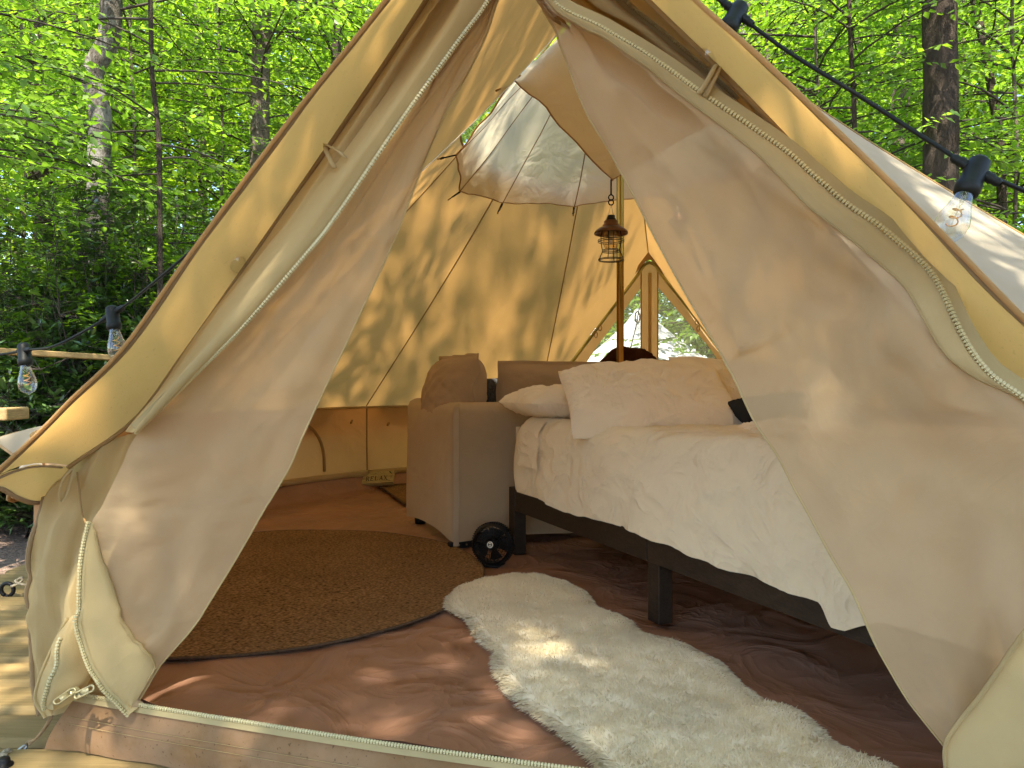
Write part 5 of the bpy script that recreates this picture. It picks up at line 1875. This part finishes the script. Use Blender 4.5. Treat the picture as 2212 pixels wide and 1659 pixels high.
def leaf_arrays(P, D, N, Sz, width=1.0):
    D = D / np.maximum(np.linalg.norm(D, axis=1, keepdims=True), 1e-6)
    B = np.cross(N, D)
    B /= np.maximum(np.linalg.norm(B, axis=1, keepdims=True), 1e-6)
    N = np.cross(D, B)
    n = len(P)
    V = P[:, None, :] + Sz[:, None, None] * (LEAF[None, :, 0:1] * D[:, None, :] + LEAF[None, :, 1:2] * width * B[:, None, :] + LEAF[None, :, 2:3] * N[:, None, :])
    F = (np.arange(n) * 5)[:, None, None] + LF[None]
    return V.reshape(-1, 3), F.reshape(-1, 3)


def leaves_mesh(P, D, N, Sz, width=1.0):
    V, F = leaf_arrays(np.asarray(P), np.asarray(D), np.asarray(N), np.asarray(Sz), width)
    return bulk_mesh(V, F)


def grow(seed, trunk, z0, z1, nb, blen, leaf, az=None, azspread=math.pi, droop=0.25, twig_gap=0.17, leaf_gap=0.055, dens=1.0):
    """branches with flat sprays of leaves. trunk: list of local points. returns (branch MB, leaf arrays)"""
    rg = random.Random(seed)
    nr = np.random.default_rng(seed)
    mb = MB()
    P, D, N, Sz = [], [], [], []
    tr = cr(trunk, 60)
    zs = tr[:, 2]
    for b in range(nb):
        zz = z0 + (z1 - z0) * ((b + rg.random()) / nb)
        k = int(np.clip(np.searchsorted(zs, zz), 1, 58))
        st = tr[k]
        a = rg.uniform(-azspread, azspread) + (az if az is not None else 0)
        L = blen * rg.uniform(0.55, 1.15)
        rise = rg.uniform(0.05, 0.55)
        m = 9
        path = []
        aa = a
        for i in range(m):
            t = i / (m - 1)
            aa += rg.uniform(-0.12, 0.12)
            if i == 0:
                p = np.array(st)
            else:
                step = L / (m - 1)
                sl = rise * (1 - t * 1.2) - droop * t
                p = path[-1] + step * np.array([math.cos(aa), math.sin(aa), sl])
            path.append(p)
        rad = [0.012 * (L / 2) ** 0.7 * (1 - 0.85 * i / (m - 1)) + 0.0015 for i in range(m)]
        mb.tube([Vector(p) for p in path], rad, 5, False)
        path = np.array(path)
        nt_ = int(L / twig_gap * dens)
        for q in range(nt_):
            t = 0.22 + 0.78 * (q + rg.random() * 0.7) / nt_
            f = t * (m - 1)
            i0 = min(int(f), m - 2)
            p0 = path[i0] + (path[i0 + 1] - path[i0]) * (f - i0)
            dirb = path[i0 + 1] - path[i0]
            ab = math.atan2(dirb[1], dirb[0])
            side = 1 if q % 2 else -1
            ta = ab + side * rg.uniform(0.5, 1.1)
            tl = (0.62 * (1 - 0.55 * t) + 0.12) * rg.uniform(0.6, 1.2) * min(1.3, blen / 1.8)
            el = rg.uniform(-0.28, 0.12)
            td = np.array([math.cos(ta) * math.cos(el), math.sin(ta) * math.cos(el), math.sin(el)])
            p1 = p0 + td * tl + np.array([0, 0, -0.06 * tl])
            mb.tube([Vector(p0), Vector(p1)], [0.0035, 0.0012], 3, False)
            nl = max(3, int(tl / leaf_gap))
            u = (np.arange(nl) + nr.random(nl) * 0.6) / nl
            pp = p0 + np.outer(u, p1 - p0)
            sgn = np.where(np.arange(nl) % 2 == 0, 1, -1)
            la = ta + sgn * nr.uniform(0.35, 1.1, nl)
            le = nr.normal(-0.25, 0.30, nl)
            dd = np.stack([np.cos(la) * np.cos(le), np.sin(la) * np.cos(le), np.sin(le)], 1)
            nn = np.stack([nr.normal(0, 0.42, nl), nr.normal(0, 0.42, nl), np.ones(nl)], 1)
            P.append(pp); D.append(dd); N.append(nn); Sz.append(leaf * nr.uniform(0.6, 1.25, nl))
    return mb, np.concatenate(P), np.concatenate(D), np.concatenate(N), np.concatenate(Sz)


def trunk_mesh(pts, radii, n=14, seed=0):
    q = cr(pts, 40)
    rr = np.interp(np.linspace(0, 1, 40), np.linspace(0, 1, len(radii)), radii)
    v, f = tube_geo([Vector(p) for p in q], list(rr), n)
    v = [Vector(p) for p in v]
    out = []
    for i, p in enumerate(v):
        c = Vector(q[min(i // n, 39)])
        d = p - c
        out.append(c + d * (1 + 0.10 * ns(p.x * 9, p.y * 9, p.z * 2.5, seed)))
    return mesh(out, f)


def tree(name, label, base, trunk, radii, bark, leafm, grp, cat='tree', **kw):
    """trunk: points relative to base"""
    t = thing(name, label, cat, base, 0, grp)
    obj('trunk', trunk_mesh(trunk, radii, seed=kw.get('seed', 1)), bark, t, True)
    mb, P, D, N, Sz = grow(trunk=trunk, **kw)
    br = obj('branches', mb.mesh(), M['twig'], t, True); br['kind'] = 'stuff'
    cw = obj('crown', leaves_mesh(P, D, N, Sz), leafm, t, True); cw['kind'] = 'stuff'
    return t


def tpts(pix, Y, top=None):
    """trunk through pixel positions at distance Y; relative to its foot on the ground"""
    P = [U(x, y, Y) for x, y in pix]
    foot = Vector((P[0].x, Y, GZ - 0.05))
    pts = [Vector((0, 0, 0))] + [p - foot for p in P if p.z > GZ + 0.2]
    if top: pts.append(pts[-1] + Vector(top))
    return foot, pts


GRP = 'trees of the surrounding wood'
f_, p_ = tpts([(214, 700), (215, 310), (216, 240), (199, 170), (206, 140), (233, 95), (238, 50), (242, -40), (250, -260)], 7.0, (0.3, 0.4, 3.0))
tree('crooked_tree', 'pale barked tree with a crooked S-bent trunk, left', f_, p_, [0.13, 0.115, 0.105, 0.10, 0.10, 0.09, 0.05], M['bark_pale'], M['leaf_bright'], GRP, seed=1, z0=4.6, z1=8.0, nb=26, blen=2.3, leaf=0.105)
f_, p_ = tpts([(346, 700), (345, 480), (341, 270), (330, 180), (326, 60), (324, -60), (330, -300)], 5.6, (0.2, 0.5, 2.0))
tree('sapling', 'slim dark sapling forking in the middle of the left wood', f_, p_, [0.024, 0.021, 0.018, 0.015, 0.010], M['bark_brown'], M['leaf_mid'], GRP, seed=2, z0=2.6, z1=5.6, nb=18, blen=1.7, leaf=0.085)
f_, p_ = tpts([(558, 700), (560, 380), (562, 200), (566, 40), (568, -200)], 9.2, (0.1, 0.2, 4.0))
tree('oak_tree', 'straight grey trunk with flaky bark just left of the tent', f_, p_, [0.14, 0.12, 0.115, 0.11, 0.08], M['bark_grey'], M['leaf_bright'], GRP, seed=3, z0=4.6, z1=9.5, nb=34, blen=2.6, leaf=0.10)
f_, p_ = tpts([(2034, 500), (2033, 380), (2032, 200), (2030, 0), (2030, -200)], 6.2, (0.0, 0.1, 5.0))
tree('pine_trunk_tree', 'thick dark brown flaky trunk at the upper right', f_, p_, [0.155, 0.14, 0.136, 0.13, 0.10], M['bark_brown'], M['leaf_bright'], GRP, seed=4, z0=4.6, z1=9.0, nb=20, blen=2.0, leaf=0.09)
f_, p_ = tpts([(1938, 500), (1940, 330), (1946, 160), (1952, 0), (1955, -200)], 10.5, (0.0, 0.1, 5.0))
tree('maple_tree', 'greyer trunk standing just left of and behind the thick brown trunk', f_, p_, [0.16, 0.14, 0.135, 0.13, 0.10], M['bark_grey'], M['leaf_bright'], GRP, seed=5, z0=1.4, z1=9.0, nb=54, blen=2.6, leaf=0.10)
f_, p_ = tpts([(1848, 500), (1845, 240), (1838, 100), (1834, 0), (1828, -200)], 7.0, (-0.1, 0.3, 2.5))
tree('sapling', 'slender sapling between the roof edge and the brown trunk, right', f_, p_, [0.028, 0.026, 0.022, 0.018, 0.012], M['bark_brown'], M['leaf_bright'], GRP, seed=6, z0=1.6, z1=6.0, nb=36, blen=1.8, leaf=0.085)
f_, p_ = tpts([(1600, 500), (1602, 200), (1604, 60), (1606, -200)], 12.0, (0.1, 0.2, 4.0))
tree('maple_tree', 'far trunk behind the light bulb at the roof peak', f_, p_, [0.17, 0.15, 0.14, 0.10], M['bark_grey'], M['leaf_bright'], GRP, seed=7, z0=2.0, z1=10.0, nb=54, blen=2.8, leaf=0.11)
f_, p_ = tpts([(95, 600), (92, 400), (90, 280), (84, 120), (80, -200)], 11.5, (0.1, 0.2, 4.0))
tree('maple_tree', 'far trunk half hidden by leaves at the left edge', f_, p_, [0.16, 0.14, 0.13, 0.10], M['bark_brown'], M['leaf_bright'], GRP, seed=8, z0=1.6, z1=9.0, nb=54, blen=2.8, leaf=0.11)
f_, p_ = tpts([(2165, 500), (2160, 320), (2130, 120), (2105, 0), (2080, -150)], 9.0, (-0.5, 0.3, 3.0))
tree('leaning_tree', 'thin leaning dark trunk at the right edge', f_, p_, [0.06, 0.055, 0.05, 0.04], M['bark_brown'], M['leaf_bright'], GRP, seed=9, z0=1.2, z1=7.0, nb=44, blen=2.2, leaf=0.095)
f_, p_ = tpts([(440, 600), (436, 300), (430, 100), (425, -200)], 14.5, (0.1, 0.2, 4.0))
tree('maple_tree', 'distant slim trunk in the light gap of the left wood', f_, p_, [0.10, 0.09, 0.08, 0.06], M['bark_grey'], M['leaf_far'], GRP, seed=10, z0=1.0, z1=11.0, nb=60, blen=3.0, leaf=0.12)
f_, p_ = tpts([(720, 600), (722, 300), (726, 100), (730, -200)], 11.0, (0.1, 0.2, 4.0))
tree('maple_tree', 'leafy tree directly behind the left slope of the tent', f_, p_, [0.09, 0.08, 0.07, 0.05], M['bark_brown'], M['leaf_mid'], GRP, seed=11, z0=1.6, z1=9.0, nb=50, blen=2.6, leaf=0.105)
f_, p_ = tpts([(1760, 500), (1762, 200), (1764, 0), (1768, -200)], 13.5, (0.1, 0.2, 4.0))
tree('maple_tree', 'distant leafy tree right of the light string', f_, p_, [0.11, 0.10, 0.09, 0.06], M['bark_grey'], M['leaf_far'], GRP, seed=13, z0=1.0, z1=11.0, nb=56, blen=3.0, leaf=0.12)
f_, p_ = tpts([(2230, 500), (2235, 200), (2240, 0), (2246, -200)], 12.0, (0.1, 0.2, 4.0))
tree('maple_tree', 'leafy tree beyond the right edge behind the leaning trunk', f_, p_, [0.11, 0.10, 0.09, 0.06], M['bark_grey'], M['leaf_mid'], GRP, seed=14, z0=1.0, z1=9.0, nb=50, blen=2.8, leaf=0.11)
for (px_, Y, sd, lm, lab) in (
        (50, 9.6, 31, 'leaf_bright', 'young leafy tree at the left edge behind the crooked trunk'), (170, 10.6, 32, 'leaf_mid', 'young leafy tree left of the crooked trunk'), (285, 8.8, 33, 'leaf_bright', 'young leafy tree between the crooked trunk and the forked sapling'),
        (395, 12.2, 34, 'leaf_bright', 'young leafy tree right behind the forked sapling'), (475, 10.2, 35, 'leaf_mid', 'young leafy tree left of the straight grey trunk'), (630, 12.8, 36, 'leaf_bright', 'young leafy tree between the straight grey trunk and the tent'),
        (800, 12.0, 37, 'leaf_bright', 'young leafy tree above the left roof slope near the peak'), (1660, 9.6, 38, 'leaf_bright', 'young leafy tree right of the upper bulb'), (1890, 13.2, 39, 'leaf_bright', 'young leafy tree between the sapling and the grey trunk, right'),
        (2085, 10.6, 40, 'leaf_bright', 'young leafy tree just right of the thick brown trunk'), (2190, 7.6, 41, 'leaf_bright', 'young leafy tree at the right picture edge'), (1765, 8.2, 42, 'leaf_mid', 'young leafy tree above the middle of the right roof'),
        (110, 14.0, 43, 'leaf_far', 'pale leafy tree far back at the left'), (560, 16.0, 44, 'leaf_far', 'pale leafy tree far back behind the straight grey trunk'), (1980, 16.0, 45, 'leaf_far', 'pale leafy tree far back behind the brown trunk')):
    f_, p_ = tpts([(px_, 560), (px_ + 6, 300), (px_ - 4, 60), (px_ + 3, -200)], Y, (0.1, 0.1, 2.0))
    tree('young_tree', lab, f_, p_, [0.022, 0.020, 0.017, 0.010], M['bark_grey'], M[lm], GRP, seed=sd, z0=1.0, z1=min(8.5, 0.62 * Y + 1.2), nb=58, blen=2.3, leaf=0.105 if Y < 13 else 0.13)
# near tree just out of frame, its boughs reach in at the top left
tree('beech_tree', 'near beech whose bright low boughs reach in at the top left', (-4.6, 4.6, GZ), [(0, 0, 0), (0.05, 0, 2), (0.0, 0.1, 4), (0.1, 0.1, 6)], [0.11, 0.09, 0.07, 0.03], M['bark_grey'], M['leaf_bright'], GRP, seed=15, z0=2.2, z1=3.9, nb=24, blen=1.9, leaf=0.095, az=-0.05, azspread=0.9)
# tree behind the tent, seen through the back window
tree('beech_tree', 'low leafy tree seen through the back window', (3.4, 11.5, GZ), [(0, 0, 0), (0.05, 0, 2), (0.0, 0.1, 4), (0.1, 0.1, 7)], [0.13, 0.10, 0.08, 0.04], M['bark_grey'], M['leaf_mid'], GRP, seed=16, z0=0.8, z1=6.5, nb=44, blen=2.4, leaf=0.11)
tree('beech_tree', 'broad leafy tree far behind the tent to the right', (6.5, 13.5, GZ), [(0, 0, 0), (0.05, 0, 2), (0.0, 0.1, 4), (0.1, 0.1, 8)], [0.15, 0.12, 0.09, 0.04], M['bark_grey'], M['leaf_bright'], GRP, seed=17, z0=0.8, z1=8.5, nb=54, blen=2.8, leaf=0.115)

# shade trees behind the camera: their crowns break the sun into dapples
SH = ((-4.4, -5.2, 51, 11.0, 'left'), (5.8, -5.6, 52, 11.0, 'right'), (0.4, -7.6, 53, 11.5, 'far'), (-1.6, -4.2, 54, 10.0, 'near left'), (1.5, -4.4, 55, 10.0, 'near right'), (-3.9, 0.0, 57, 11.0, 'left of the tent front'), (5.0, 0.6, 58, 11.0, 'right of the tent front'), (0.9, -1.6, 59, 11.5, 'nearest'))
for k, (bx, by, sd, zt, wh) in enumerate(SH):
    tree('shade_tree', 'tall shade tree behind the viewpoint, %s of its group' % wh, (bx, by, GZ), [(0, 0, 0), (0.1, 0, 3), (0.1, 0.2, 6), (0.2, 0.3, 9), (0.3, 0.3, zt)], [0.22, 0.19, 0.15, 0.10, 0.04], M['bark_grey'], M['leaf_mid'], 'shade trees behind the viewpoint', seed=sd, z0=5.6 if by < -3 else 7.2, z1=zt, nb=30, blen=4.0, leaf=0.15, twig_gap=0.19, leaf_gap=0.06)


# dark evergreen shrubs
def shrub(label, base, h, spread, n_stem, seed, leafm='leaf_dark', leaf=0.085, grp='dark evergreen shrubs'):
    rg = random.Random(seed)
    nr = np.random.default_rng(seed)
    t = thing('evergreen_shrub', label, 'shrub', base, 0, grp)
    mb = MB()
    P, D, N, Sz = [], [], [], []
    for s in range(n_stem):
        a = rg.uniform(0, 6.28)
        hh = h * rg.uniform(0.45, 1.0)
        rr = spread * rg.uniform(0.15, 1.0)
        pts = [Vector((0.12 * math.cos(a), 0.12 * math.sin(a), 0))]
        for i in range(1, 6):
            q = i / 5
            pts.append(Vector((math.cos(a) * rr * q ** 0.9 + rg.uniform(-.06, .06), math.sin(a) * rr * q ** 0.9 + rg.uniform(-.06, .06), hh * q)))
        mb.tube(pts, [0.009 * (1 - 0.7 * i / 5) for i in range(6)], 5, False)
        nodes = []
        for i in range(1, 6):
            for _ in range(6):
                d = Vector((rg.gauss(0, 1), rg.gauss(0, 1), rg.uniform(-0.3, 0.9))).normalized() * rg.uniform(0.12, 0.34)
                e = pts[i] + d
                mb.tube([pts[i], e], [0.004, 0.0015], 3, False)
                nodes.append((e, d))
        for e, d in nodes:
            nl = rg.randint(7, 11)
            ang = np.arange(nl) * (2 * math.pi / nl) + rg.random() * 3
            el = nr.normal(0.05, 0.35, nl)
            dd = np.stack([np.cos(ang) * np.cos(el), np.sin(ang) * np.cos(el), np.sin(el)], 1) + np.array(d.normalized()) * 0.35
            nn = np.stack([nr.normal(0, 0.3, nl), nr.normal(0, 0.3, nl), np.ones(nl)], 1)
            P.append(np.array(e)[None] + nr.normal(0, 0.02, (nl, 3))); D.append(dd); N.append(nn); Sz.append(leaf * nr.uniform(0.6, 1.25, nl))
    st_ = obj('stems', mb.mesh(), M['twig'], t, True); st_['kind'] = 'stuff'
    fo_ = obj('foliage', leaves_mesh(np.concatenate(P), np.concatenate(D), np.concatenate(N), np.concatenate(Sz), 0.85), M[leafm], t, True)
    fo_['kind'] = 'stuff'
    return t


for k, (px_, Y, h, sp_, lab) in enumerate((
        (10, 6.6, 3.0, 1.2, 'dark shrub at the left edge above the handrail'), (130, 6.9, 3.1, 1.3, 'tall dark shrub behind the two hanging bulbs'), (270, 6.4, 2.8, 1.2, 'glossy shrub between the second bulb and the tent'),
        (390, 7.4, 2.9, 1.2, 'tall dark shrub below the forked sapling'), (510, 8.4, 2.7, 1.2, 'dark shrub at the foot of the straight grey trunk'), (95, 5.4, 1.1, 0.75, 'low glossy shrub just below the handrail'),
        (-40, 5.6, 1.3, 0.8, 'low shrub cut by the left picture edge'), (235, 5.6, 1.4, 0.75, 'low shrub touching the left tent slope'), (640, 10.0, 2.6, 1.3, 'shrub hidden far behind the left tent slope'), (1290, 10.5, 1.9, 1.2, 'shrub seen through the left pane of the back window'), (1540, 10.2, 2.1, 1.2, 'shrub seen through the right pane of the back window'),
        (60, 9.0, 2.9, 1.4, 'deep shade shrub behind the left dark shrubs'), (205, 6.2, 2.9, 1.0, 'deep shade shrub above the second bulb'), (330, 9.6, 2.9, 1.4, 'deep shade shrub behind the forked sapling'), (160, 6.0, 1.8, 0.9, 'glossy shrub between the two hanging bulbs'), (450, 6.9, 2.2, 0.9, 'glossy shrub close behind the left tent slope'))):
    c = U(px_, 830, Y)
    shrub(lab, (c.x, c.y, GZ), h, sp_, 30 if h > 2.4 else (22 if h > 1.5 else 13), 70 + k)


for k, (px_, Y, h, sp_, lab) in enumerate(((40, 6.1, 2.6, 0.95, 'sunlit green shrub at the left edge below the beech boughs'), (225, 6.0, 2.75, 0.95, 'sunlit green shrub at the foot of the crooked trunk'), (330, 6.9, 2.5, 0.9, 'sunlit green shrub beside the forked sapling'), (600, 9.0, 2.6, 1.1, 'sunlit green shrub right of the straight grey trunk'))):
    c = U(px_, 830, Y)
    shrub(lab, (c.x, c.y, GZ), h, sp_, 20, 170 + k, 'leaf_mid', 0.08, 'sunlit green shrubs')


# ferns at the left edge
def fern(label, base, seed, n=9, L=0.55):
    rg = random.Random(seed)
    t = thing('fern', label, 'fern', base, 0, 'ferns at the left edge')
    for k in range(n):
        a = 2 * math.pi * k / n + rg.uniform(-.2, .2)
        l = L * rg.uniform(0.7, 1.1)
        P, D, N, Sz = [], [], [], []
        for i in range(18):
            q = i / 17
            p = Vector((math.cos(a) * l * q, math.sin(a) * l * q, l * (0.75 * q - 0.62 * q * q)))
            ln = 0.13 * L / 0.55 * (math.sin(math.pi * (0.12 + 0.86 * q))) + 0.01
            for s in (1, -1):
                P.append(p); D.append(Vector((math.cos(a + s * 1.25), math.sin(a + s * 1.25), -0.15))); N.append(Vector((0, 0, 1))); Sz.append(ln)
        obj('frond', leaves_mesh(np.array(P), np.array(D), np.array(N), np.array(Sz), 0.55), M['leaf_fern'], t, True)
    return t


for k, (x, y, lab) in enumerate(((8, 1010, 'bright fern under the pale eave corner'), (-30, 1060, 'fern cut by the left picture edge'), (50, 1075, 'small fern beside the tent wall on bare ground'))):
    p = ground(x, y + 20, GZ)
    fern(lab, (p.x, p.y, GZ + 0.02), 90 + k, 9, 0.75 if k == 0 else 0.45)

# leaf litter on the bare ground
nr = np.random.default_rng(5)
n = 9000
ang = nr.uniform(R(110), R(255), n)
rad = nr.uniform(0, 1, n) ** 0.6 * 9 + 2.3
P_ = np.stack([0.5 + rad * np.cos(ang), 4.0 + rad * np.sin(ang), np.full(n, GZ + 0.02) + nr.random(n) * 0.03], 1)
P_ = P_[(P_[:, 0] < -2.26)]
n = len(P_)
a = nr.uniform(0, 6.28, n)
D_ = np.stack([np.cos(a), np.sin(a), nr.normal(0, 0.2, n)], 1)
N_ = np.stack([nr.normal(0, 0.35, n), nr.normal(0, 0.35, n), np.ones(n)], 1)
tag(obj('leaf_litter', leaves_mesh(P_, D_, N_, nr.uniform(0.03, 0.09, n), 1.2), M['litter']), 'dry fallen leaves scattered on the forest floor', 'leaf litter', kind='stuff')

# far woodland: reads as one mass of leaves, with gaps of sky
n = 200000
th = nr.uniform(R(20), R(160), n)
rd = nr.uniform(16, 32, n)
hz = nr.uniform(0, 1, n) ** 0.9 * (rd * 0.64) + GZ
P_ = np.stack([rd * np.cos(th), rd * np.sin(th), hz], 1)
cl = np.array([noise.noise(Vector((p[0] * 0.35, p[1] * 0.35, p[2] * 0.5))) + 0.6 * noise.noise(Vector((p[0] * 1.1, p[1] * 1.1, p[2] * 1.5))) for p in P_])
P_ = P_[cl > -0.32]
n = len(P_)
a = nr.uniform(0, 6.28, n)
D_ = np.stack([np.cos(a), np.sin(a), nr.normal(-0.3, 0.4, n)], 1)
N_ = np.stack([nr.normal(0, 0.5, n), nr.normal(0, 0.5, n), np.ones(n)], 1)
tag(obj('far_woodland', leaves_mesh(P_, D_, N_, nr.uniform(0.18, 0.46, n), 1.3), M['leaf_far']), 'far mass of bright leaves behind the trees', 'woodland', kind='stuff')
